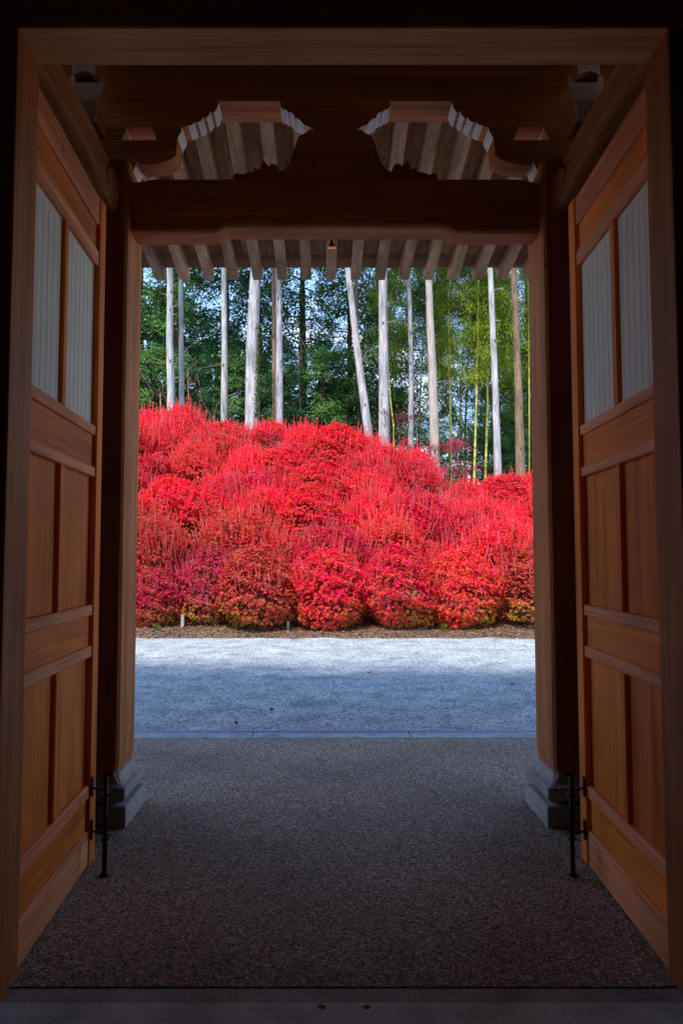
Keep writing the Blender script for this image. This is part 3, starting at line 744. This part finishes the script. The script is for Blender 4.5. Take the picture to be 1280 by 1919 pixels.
shrubs = [shrub(i) for i in range(7)]
RED = {'scarlet': (.72, .006, .022), 'crimson': (.60, .005, .030), 'orange red': (.72, .035, .02), 'purplish red': (.48, .012, .045), 'rust red': (.56, .045, .025), 'vivid red': (.80, .006, .022)}
def put_shrub(x, y, w, h, tone, label, var=None, group='red shrubs massed on the bank'):
    f, t, s_ = shrubs[random.choice((0, 3, 4, 5, 6, 3, 4, 5, 6)) if var is None else var]
    z = float(bank_z(x, y)) - .02
    o = empty('red_shrub', (x, y, z), random.uniform(0, 6.28)); o.rotation_euler.x = random.uniform(-.12, .12); o.rotation_euler.y = random.uniform(-.12, .12)
    o.scale = (w / 1.5, w / 1.5 * random.uniform(.92, 1.08), h / 1.5)
    tag(o, label, 'shrub', group)
    c = RED[tone]; j = [random.uniform(.88, 1.12) for _ in range(3)]
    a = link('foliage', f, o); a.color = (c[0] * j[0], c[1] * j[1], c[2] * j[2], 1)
    tag(link('shoots', t, o), kind='stuff'); tag(link('stems', s_, o), kind='stuff')
    return o
front = [(-4.45, 15.5, 1.4, 1.5, 'crimson', 'crimson shrub half hidden behind the left pillar, front row'),
         (-3.36, 15.35, 1.10, 1.22, 'purplish red', 'smallest low purplish red shrub in the front row'),
         (-2.38, 15.45, 1.25, 1.60, 'purplish red', 'plum red shrub beside the smallest low shrub, front row'),
         (-1.36, 15.05, 1.55, 1.66, 'rust red', 'broad rust red shrub bulging nearest the gravel, front row'),
         (.06, 15.2, 1.55, 1.60, 'scarlet', 'scarlet shrub with yellow green skirt below the middle, front row'),
         (1.44, 15.3, 1.55, 1.62, 'scarlet', 'deep scarlet shrub right of the middle, front row'),
         (2.76, 15.2, 1.40, 1.60, 'orange red', 'orange red shrub with green underside, second visible from right pillar'),
         (4.00, 15.3, 1.50, 1.60, 'rust red', 'rusty shrub at the right pillar, front row'),
         (5.35, 15.4, 1.5, 1.6, 'scarlet', 'scarlet shrub hidden mostly behind the right pillar, front row')]
for i, (x, y, w, h, t, lb) in enumerate(front): put_shrub(x, y - .2, w * 1.08, h, t, lb, i % 3)
ORD = ['first', 'second', 'third', 'fourth', 'fifth', 'sixth', 'seventh', 'eighth', 'ninth', 'tenth', 'eleventh', 'twelfth', 'thirteenth', 'fourteenth', 'fifteenth', 'sixteenth', 'seventeenth', 'eighteenth']
ROWN = ['second', 'third', 'fourth', 'fifth', 'sixth', 'top']
tones = ['scarlet', 'vivid red', 'crimson', 'orange red', 'vivid red', 'scarlet', 'rust red']
random.seed(21)
for r_, yy in enumerate((16.45, 17.6, 18.75, 19.9, 21.05, 22.15)):
    x0, x1 = -.275 * yy - .9, .30 * yy + .9
    x = x0 + (.6 if r_ % 2 else 0); i = 0
    while x < x1:
        t = random.choice(tones[:-1]) if r_ > 1 else random.choice(tones)
        w = random.uniform(1.2, 2.15); h = random.uniform(1.05, 1.8)
        put_shrub(x + random.uniform(-.25, .25), yy + random.uniform(-.4, .4), w, h, t, f'{t} shrub, {ORD[i]} from the left in the {ROWN[r_]} row up the bank')
        x += random.uniform(1.0, 1.35); i += 1

# ------------------------------------------------------------------ tall trees behind
rng = np.random.default_rng(5)
def cedar_crown(seed, H=9.0, Rm=2.4, nb=230, ns=30, nl=7, lsz=(.06, .135), mat=None, droop=.5, sparse=1.0):
    global rng
    rng = np.random.default_rng(300 + seed)
    C, D, NN, LL, RR = [], [], [], [], []; br = []
    for i in range(nb):
        t = rng.random(); z = t * H; L = Rm * (.35 + .65 * (1 - t) ** .8) * rng.uniform(.45, 1.1)
        a = rng.uniform(0, 6.28); dr = np.array([math.cos(a), math.sin(a), rng.uniform(-.1, .35)])
        pts = [np.array([0, 0, z]) + dr * L * q + np.array([0, 0, -droop * L * q * q]) for q in (0, .33, .66, 1)]
        if L > .9 and rng.random() < .5: br.append((pts, [.03, .022, .014, .006]))
        tone = rng.random()
        for k in range(ns):
            q = rng.uniform(.25, 1) ** .7
            p = np.array([0, 0, z]) + dr * L * q + np.array([0, 0, -droop * L * q * q]) + rng.normal(0, .10, 3)
            sd_ = np.array([-dr[1], dr[0], 0]) * rng.choice((-1, 1)) * rng.uniform(.3, 1) + dr * .6 + np.array([0, 0, -rng.uniform(.1, .9)])
            sd_ /= np.linalg.norm(sd_)
            m = nl; s_ = rng.uniform(0, .38, m)
            dd = sd_ + rng.normal(0, .45, (m, 3)); C.append(p + sd_ * s_[:, None]); D.append(dd)
            NN.append(np.tile(np.array([0, 0, 1.0]), (m, 1)) + rng.normal(0, .45, (m, 3)) + dr * .4)
            LL.append(rng.uniform(*lsz, m)); RR.append(np.clip(.55 * tone + .45 * rng.random(m), 0, 1))
    LLc = np.concatenate(LL)
    cr = leaves_mesh('crown', np.concatenate(C), np.concatenate(D), np.concatenate(NN), LLc, LLc * .38, mat or M_cedar, None, np.concatenate(RR))
    return cr, tubes('branches', br, M_barkdark, False, 4)
cedars = [cedar_crown(i, 9.0, [2.3, 2.7, 2.0, 2.5][i], [210, 240, 180, 160][i]) for i in range(4)]
broad = [cedar_crown(10 + i, 5.0, 2.4, 150, 30, 8, (.05, .11), M_cedar, .15) for i in range(2)]

def trunk_mesh(name, pts, rad, mat, n=12, jitter=.03):
    P = [Vector(p) for p in pts]; pts2, r2 = [], []
    for i in range(len(P) - 1):
        for k in range(6):
            t = k / 6; pts2.append(P[i].lerp(P[i + 1], t) + Vector((random.uniform(-1, 1), random.uniform(-1, 1), 0)) * jitter * .25); r2.append(rad[i] * (1 - t) + rad[i + 1] * t)
    pts2.append(P[-1]); r2.append(rad[-1])
    V, F = tube_arrays(pts2, r2, n)
    return mesh(name, [Vector(v) + Vector((random.uniform(-1, 1), random.uniform(-1, 1), 0)) * jitter * .12 for v in V], F, mat, True)

# (x at the eave, x and y at the foot, width at eave, width at foot, distance, bark, label)
TALL = [(318, 321, 775, 12, 15, 24.2, M_bark, 'straight pale grey trunk leftmost of the tall trees'),
        (338.5, 340, 768, 8.5, 10, 24.8, M_bark, 'slim pale trunk close right of the leftmost tall tree'),
        (419.5, 420, 778, 10, 13, 24.0, M_bark, 'lone mid grey straight trunk left of the thickest tree'),
        (479, 473, 785, 20, 27, 23.3, M_bark, 'thickest grey trunk with ivy climbing its right side'),
        (512.5, 514, 775, 7.5, 9, 25.4, M_barkbrown, 'thin reddish trunk tucked against a pale one'),
        (521, 523, 775, 12, 14, 24.2, M_bark, 'smooth pale trunk just right of the ivy clad tree'),
        (652, 689, 800, 11, 16, 23.6, M_bark, 'pale trunk leaning to the left near the middle'),
        (668, 673, 795, 8, 9, 26.5, M_barkbrown, 'thin brown trunk behind the leaning pale one'),
        (717.5, 720, 828, 16, 20, 23.2, M_bark, 'broad whitish trunk right of the leaning tree'),
        (766, 770, 855, 8.5, 10, 24.6, M_bark, 'slender pale trunk right of the broad whitish one'),
        (803, 816, 885, 13, 18, 23.4, M_bark, 'tall tan grey trunk leaning slightly, beside the bamboo'),
        (919, 934, 905, 10, 14, 23.2, M_bark, 'pale trunk with dark flecks right of the bamboo stems'),
        (963, 976, 885, 11, 17, 23.8, M_barkbrown, 'rough brown barked trunk near the right pillar'),
        (986, 991, 880, 5, 6, 26.0, M_barkdark, 'thin dark trunk at the right edge of the opening')]
random.seed(3)
for i, (xt, xb, yb, wt, wb, Y, mt, lb) in enumerate(TALL):
    T = Vector(at(xt, 505, Y)); B = Vector(at(xb, yb, Y)); k = Y / 1400 / 2
    gz = float(bank_z(B.x, Y)); dv = (T - B) / (T.z - B.z)
    foot = B + dv * (gz - .15 - B.z); top = T + dv * 9.0
    o = empty('tall_tree', (foot.x, foot.y, foot.z)); tag(o, lb, 'tree', 'tall trees behind the shrubs')
    L_ = [Vector((0, 0, 0)), B - foot, T - foot, top - foot]
    if mt is M_bark and i in (10,): mt_ = bark('tan_bark', (.30, .26, .22), (.58, .50, .43))
    else: mt_ = mt
    ws = wb * k * 1.06
    mid = L_[1].lerp(L_[2], .5) + Vector((random.uniform(-.06, .06), 0, 0))
    link('trunk', trunk_mesh('trunk', [L_[0], L_[1], mid, L_[2], L_[3]], [ws * 1.12, ws, (wb + wt) * .5 * k, wt * k, wt * k * .45], mt_), o)
    cr, bs = cedars[i % 4]
    c = link('crown', cr, o); c.location = (T - foot) + dv * 2.6; c.scale = (.9, .9, .8); c.rotation_euler = (0, 0, random.uniform(0, 6)); c.color = (.035, .085, .025, 1)
    # dead branch stubs
    st = []
    for q in range(random.randint(3, 7)):
        t = random.uniform(.1, .95); p = L_[1].lerp(L_[2], t); a = random.uniform(3.3, 6.1); l = random.uniform(.08, .3)
        st.append(([p, p + Vector((math.cos(a) * (ws + l), math.sin(a) * (ws + l) * .6, l * random.uniform(-.2, .6)))], [.016, .006]))
    tag(tubes('branch_stubs', st, mt_, o, 5), kind='stuff')
    if i == 3:
        m = 420; t = rng.random(m) ** 1.5; pp = np.array([list(L_[1].lerp(L_[2], float(q) * .62)) for q in t])
        th = rng.normal(-.75, .22, m); rr_ = ws * (1 - .25 * t) + .012
        pp += np.stack([np.cos(th) * rr_ + .0, np.sin(th) * rr_, rng.normal(0, .04, m)], 1); pp[:, 0] += .0
        nr = np.stack([np.cos(th), np.sin(th), np.zeros(m)], 1) + rng.normal(0, .3, (m, 3))
        iv = leaves_mesh('climbing_ivy', pp + np.array(foot), rng.normal(0, 1, (m, 3)) * .6 + np.array([0, 0, -.6]), nr, rng.uniform(.05, .085, m), rng.uniform(.04, .06, m), M_ivy)
        tag(link('climbing_ivy', iv), 'green ivy climbing the thickest grey trunk', 'ivy')

def put_tree(name, x, y, s, crown, colr, label, group, th=1.0, sz=1.0, z0=None, bk=None):
    z = float(bank_z(x, y)) if z0 is None else z0
    o = empty(name, (x, y, z - .1)); tag(o, label, 'tree', group)
    cr, bs = crown
    V, F = tube_arrays([(0, 0, 0), (.05, 0, 4 * s * sz), (0, 0, (9 if th else 5) * s * sz + .6)], [.17 * s, .13 * s, .03], 8)
    link('trunk', mesh('trunk', V, F, bk or M_barkdark, True), o)
    c = link('crown', cr, o); c.scale = (s, s, s * sz); c.location = (0, 0, .7); c.rotation_euler = (0, 0, random.uniform(0, 6.28)); c.color = (*colr, 1)
    b = tag(link('branches', bs, o), kind='stuff'); b.scale = c.scale; b.location = c.location; b.rotation_euler = c.rotation_euler
    return o
random.seed(9)
DG, MG, BG, YG = (.06, .17, .055), (.11, .25, .055), (.05, .15, .09), (.18, .27, .04)
back = [(-9.5, 27, 1.25, 0, DG), (-7.3, 28.5, 1.3, 1, DG), (-5.6, 27.2, 1.15, 2, MG), (-4.1, 29.5, 1.35, 3, DG), (-2.6, 27.6, 1.1, 0, DG), (-1.0, 30, 1.2, 2, MG), (.9, 29, .95, 1, MG), (2.3, 31, 1.1, 3, BG),
        (-8.2, 34, 1.4, 3, BG), (-5.2, 35, 1.35, 2, BG), (-2.5, 36, 1.2, 3, DG), (.4, 37, 1.05, 0, BG), (8.6, 30, 1.25, 1, MG), (10.5, 34, 1.3, 2, DG)]
bl = ['deep green conifer', 'dark shaggy conifer', 'mid green conifer', 'loose crowned conifer']
for i, (x, y, s, v, c) in enumerate(back):
    put_tree('conifer', x, y, s, cedars[v], c, f'{bl[v]} behind the tall trunks, {ORD[i]} of the background trees', 'conifers behind the tall trunks', sz=1.15 if i < 8 else .68)
under_ = [(-8.3, 25.8, .75), (-6.4, 26.2, .8), (-4.6, 25.9, .7), (-3.0, 26.4, .8), (-1.6, 26.0, .7), (-.2, 26.6, .85), (1.1, 26.3, .8), (2.4, 27.0, .85), (3.6, 25.6, .6), (4.3, 25.9, .55), (5.0, 25.6, .6), (5.9, 26.0, .55), (6.8, 25.8, .6), (7.3, 28.2, .85), (8.8, 27.0, .8)]
for i, (x, y, s) in enumerate(under_):
    put_tree('understory_tree', x, y, s, broad[i % 2], [DG, MG, (.05, .10, .03), (.10, .17, .04)][i % 4 if x > -2 else i % 2], f'low bushy evergreen under the tall trunks, {ORD[i]} from the left', 'low evergreens under the tall trunks', th=0)

for i, (x, y, h) in enumerate([(-14.2, -9.5, 33.5), (-13.2, -10.6, 33.5), (-12.1, -9.4, 34.0), (-11.0, -10.4, 33.4), (-9.9, -9.2, 33.8), (-8.8, -10.8, 34.1), (-7.7, -9.6, 32.7), (-6.6, -10.4, 33.9), (-5.4, -9.4, 33.4)]):  # unseen cedars added to blur the eave's shadow edge on the gravel
    o = empty('cedar', (x, y, -.16)); tag(o, f'unseen tall conifer added to shade the gravel, {ORD[i]} from the left', 'tree', 'unseen cedars added to shade the gravel')
    V, F = tube_arrays([(0, 0, 0), (0, 0, h * .6), (0, 0, h - .5)], [.45, .3, .04], 10); link('trunk', mesh('trunk', V, F, M_barkbrown, True), o)
    c = link('crown', cedars[i % 4][0], o); c.scale = (1.5, 1.5, 1.6); c.location = (0, 0, h - 14.6); c.color = (.05, .14, .05, 1)

# bamboo
def bamboo_crown(seed):
    global rng
    rng = np.random.default_rng(500 + seed)
    C, D, NN, LL, RR = [], [], [], [], []
    for i in range(190):
        t = rng.random() ** .8; z = 2.2 + t * 7.5; a = rng.uniform(0, 6.28); L = (1.5 - .9 * t) * rng.uniform(.4, 1.1)
        dr = np.array([math.cos(a), math.sin(a), .35]); tone = rng.random()
        for k in range(14):
            q = rng.uniform(.15, 1); p = np.array([.9 * t * t, 0, z]) + dr * L * q + np.array([0, 0, -.55 * L * q * q]) + rng.normal(0, .08, 3)
            m = 8; dd = np.array([dr[0] * .6, dr[1] * .6, -.7]) + rng.normal(0, .5, (m, 3))
            C.append(p + rng.normal(0, .09, (m, 3))); D.append(dd); NN.append(rng.normal(0, .5, (m, 3)) + np.array([0, 0, 1.0]))
            LL.append(rng.uniform(.08, .155, m)); RR.append(np.clip(.5 * tone + .5 * rng.random(m), 0, 1))
    l = np.concatenate(LL)
    return leaves_mesh('crown', np.concatenate(C), np.concatenate(D), np.concatenate(NN), l, l * .16 + .006, M_bambooleaf, None, np.concatenate(RR))
bcr = [bamboo_crown(i) for i in range(3)]
def bamboo(x, y, zc, pts, r, colr, label, v):
    o = empty('bamboo', (x, y, float(bank_z(x, y)) - .1)); tag(o, label, 'bamboo', 'bamboo on the right of the bank')
    V, F = [], []
    P = [Vector(p) for p in pts]; pp, rr = [], []
    L = 0
    for i in range(len(P) - 1):
        n_ = max(2, int((P[i + 1] - P[i]).length / .33))
        for k in range(n_):
            t = k / n_; q = P[i].lerp(P[i + 1], t); d = (P[i + 1] - P[i]).normalized(); h = (i + t) / (len(P) - 1); rad = r * (1 - .65 * h)
            pp += [q, q + d * .012, q + d * .024]; rr += [rad * .97, rad * 1.16, rad * .97]
    pp.append(P[-1]); rr.append(r * .2)
    V, F = tube_arrays(pp, rr, 8)
    link('culm', mesh('culm', V, F, M_culm, True), o)
    c = link('crown', bcr[v], o); c.location = (P[-1].x * .8, P[-1].y * .8, zc); c.rotation_euler = (0, 0, random.uniform(0, 6.28)); c.color = (*colr, 1); return o
BL, BD = (.22, .30, .03), (.11, .21, .04)
def bam_px(xs, Y, r, v, label, zc=2.6, colr=BL):
    pts = [Vector(at(x, y, Y)) for x, y in xs]; b0 = pts[0]
    gz = float(bank_z(b0.x, Y)) - .1; foot = Vector((b0.x, Y, gz))
    d = (pts[-1] - pts[-2]).normalized(); pts.append(pts[-1] + d * 3 + Vector((.3, 0, 0)))
    bamboo(b0.x, Y, zc, [Vector((0, 0, 0))] + [p - foot for p in pts], r, colr, label, v)
bam_px([(846, 885), (843, 700), (841, 560)], 25.0, .05, 0, 'thin yellow bamboo stem left of the other two')
bam_px([(889, 895), (893, 760), (896, 600), (897, 520)], 24.4, .048, 1, 'bright yellow bamboo stem in the middle of the grove')
bam_px([(910, 895), (914, 760), (913, 660), (902, 590), (888, 510)], 24.8, .05, 2, 'green bamboo stem bending to the left near its top')
bam_px([(992, 880), (992, 700), (990, 520)], 24.6, .04, 0, 'pale bamboo stem at the right pillar')
bam_px([(738, 800), (731, 740), (726, 640)], 25.6, .035, 1, 'short slanting bamboo stem beside the broad whitish trunk')
random.seed(4)
for i, (x, y) in enumerate([(2.5, 29), (3.4, 27.5), (4.2, 29.5), (4.9, 27.2), (5.6, 30), (6.3, 28), (7.2, 29), (8.2, 27.5), (7.0, 33), (1.4, 31)]):
    h = random.uniform(8, 10)
    bamboo(x, y, .9, [(0, 0, 0), (.05, 0, h * .5), (.25, 0, h * .85), (.9, 0, h)], .045, BL if i % 3 else BD, f'leafy bamboo plume in the grove, {ORD[i]} of those behind', i % 3)

# ------------------------------------------------------------------ small things
rng = np.random.default_rng(77)
# pink maple and a dusky little tree among the trunks
def small_tree(name, x, Y, zpx, colr, label, w, h):
    b = at(x, zpx, Y); z = float(bank_z(b[0], Y)); o = empty(name, (b[0], Y, z - .1)); tag(o, label, 'tree')
    c0 = b[2] - z
    st = []; C = []
    for k in range(9):
        e = np.array([rng.normal(0, w * .45), rng.normal(0, w * .4), c0 + rng.uniform(-h * .5, h * .6)])
        st.append(([np.zeros(3), np.array([e[0] * .3, e[1] * .3, c0 * .6]), e], [.02, .012, .004]))
        for _ in range(7): C.append(e + rng.normal(0, .17, 3) * np.array([1.2, 1.2, .45]))
    tubes('trunk', st, M_barkdark, o, 5)
    C = np.repeat(np.array(C), 26, 0) + rng.normal(0, .075, (len(C) * 26, 3)); m = len(C)
    cr = link('crown', leaves_mesh('crown', C, rng.normal(0, 1, (m, 3)) * np.array([1, 1, .5]), rng.normal(0, .5, (m, 3)) + np.array([0, 0, 1.]), rng.uniform(.04, .075, m), rng.uniform(.03, .05, m), M_cedar), o); cr.color = (*colr, 1)
small_tree('maple', 858, 22.9, 855, (.50, .07, .13), 'small pink leaved maple in front of the tan trunk', 1.1, .9)
small_tree('dusky_maple', 752, 23.6, 815, (.16, .045, .05), 'dusky brown red sapling between two pale trunks', 1.0, 1.2)

# bare and yellowing twigs low in the left wood
for i, (x, y, Y) in enumerate([(300, 690, 25.5), (352, 640, 25.6), (405, 740, 25.4), (560, 620, 26)]):
    b = at(x, y, Y); l = []
    for k in range(5):
        p = np.array(b) + np.array([rng.normal(0, .2), 0, -1.2 + rng.normal(0, .3)]); pts = [p]
        d = np.array([rng.normal(0, .6), rng.normal(0, .2), 1.0])
        for q in range(5): d = d + np.array([rng.normal(0, .5), rng.normal(0, .2), rng.normal(0, .25)]); d /= np.linalg.norm(d); pts.append(pts[-1] + d * .42)
        l.append((pts, [.018, .016, .013, .010, .007, .004]))
    zf = float(bank_z(b[0], Y)); l.append(([(b[0], Y, zf - .1), (b[0] + .05, Y, (zf + b[2]) / 2), (b[0], Y, b[2] - .9)], [.03, .025, .02]))
    o = tubes('bare_sapling', l, M_twig, None, 5)
    tag(o, ['bare twisting sapling left of the leftmost tall trunk', 'bare sapling right of the slim pale trunk', 'bare sapling beside the lone grey trunk', 'bare sapling right of the ivy clad tree'][i], 'sapling', 'bare saplings in the wood')

# bed edge: leaf litter, weeds, stakes
n = 9000
lx, ly = rng.uniform(-5.5, 5.8, n), 13.85 + 1.9 * rng.random(n) ** .8
lz = bank_z(lx, ly) + rng.uniform(.004, .03, n)
dd = rng.normal(0, 1, (n, 3)); dd[:, 2] *= .25
tag(link('leaf_litter', leaves_mesh('leaf_litter', np.stack([lx, ly, lz], 1), dd, rng.normal(0, .35, (n, 3)) + np.array([0, 0, 1.]), rng.uniform(.03, .075, n), rng.uniform(.018, .04, n), M_litter)), 'dry brown fallen leaves along the shrub bed edge', 'leaf litter', kind='stuff')
def weed(x, Y, label, s=1):
    z = float(bank_z(x, Y)); m = 46; a = rng.uniform(0, 6.28, m); r = rng.uniform(.01, .11, m) * s
    c = np.stack([x + np.cos(a) * r, Y + np.sin(a) * r, z + rng.uniform(.01, .11, m) * s], 1); d = np.stack([np.cos(a), np.sin(a), rng.uniform(.2, 1.2, m)], 1)
    tag(link('weed', leaves_mesh('weed', c, d, np.stack([-np.cos(a), -np.sin(a), np.ones(m)], 1), rng.uniform(.05, .1, m) * s, rng.uniform(.015, .03, m) * s, M_weed)), label, 'weed', 'weeds at the bed edge')
for x, y, lb in [(294, 1188, 'small weed at the left pillar on the bed edge'), (437, 1183, 'pale weed below the broad rust red shrub'), (347, 1178, 'weed at the foot of the left stake'), (600, 1186, 'weed under the orange red shrub'), (834, 1186, 'weed below the deep scarlet shrub'), (268, 1165, 'dark leafy weed at the far left bed edge')]:
    Y = 14.0 + (1196 - y) * .055; weed(at(x, y, Y)[0], Y, lb, 1.1)
for x, ytop, Y, w, lb in [(342, 1153, 14.75, 6, 'short grey wooden stake right of the smallest shrub'), (540, 1164, 14.55, 5, 'short weathered stake right of the broad rust red shrub')]:
    p = at(x, ytop, Y); hw = w * Y / 1400 / 2; z = float(bank_z(p[0], Y)) - .05
    o = loft('stake', p[0], Y, [(hw, .006, z), (hw, .006, p[2] - .01), (hw * .8, .006, p[2])], M_stake); tag(o, lb, 'stake', 'stakes in the shrub bed')
# fallen leaves on the gravel
fl_ = [(443, 1355, 'curled brown leaf lying nearest the drain left of the middle'), (509, 1334, 'tiny dark leaf on the shaded gravel'), (643, 1280, 'brown leaf on the gravel at the edge of the shade'), (961, 1284, 'dark leaf on the shaded gravel near the right pillar'), (733, 1235, 'small leaf on the sunlit gravel right of the middle'), (889, 1242, 'tan leaf on the sunlit gravel under the scarlet shrubs'), (983, 1212, 'torn dark leaf at the right pillar near the bed'), (783, 1224, 'dark leaf on the sunlit gravel near the bed'), (652, 1214, 'leaf on the sunlit gravel at the middle of the bed'), (692, 1261, 'small brown leaf just inside the sunlit gravel')]
for x, y, lb in fl_:
    v = (959.5 - y) / 1400; t = -1.49 / (math.sin(PITCH) + v * math.cos(PITCH)); Y = t * (math.cos(PITCH) - v * math.sin(PITCH)); X = at(x, y, Y)[0]
    z = float(gravel_z(X, Y)) + .012; a = random.uniform(0, 6.28); s = random.uniform(.026, .05); V = []
    for i in range(5):
        q = -1 + i * .5; wd = .45 * (1 - q * q) ** .5 + .02
        for sd_ in (-1, 0, 1): V.append((X + s * (q * math.cos(a) - sd_ * wd * math.sin(a)), Y + s * (q * math.sin(a) + sd_ * wd * math.cos(a)), z + s * (.18 * abs(sd_) + .3 * q * q * (1 + .5 * q))))
    F = [(i * 3 + k, i * 3 + k + 1, i * 3 + k + 4, i * 3 + k + 3) for i in range(4) for k in range(2)]
    o = link('fallen_leaf', mesh('fallen_leaf', V, F, plain('fallen_leaf', (.12, .055, .03), .8) if not bpy.data.materials.get('fallen_leaf') else bpy.data.materials['fallen_leaf'], True)); tag(o, lb, 'leaf', 'fallen leaves on the gravel')
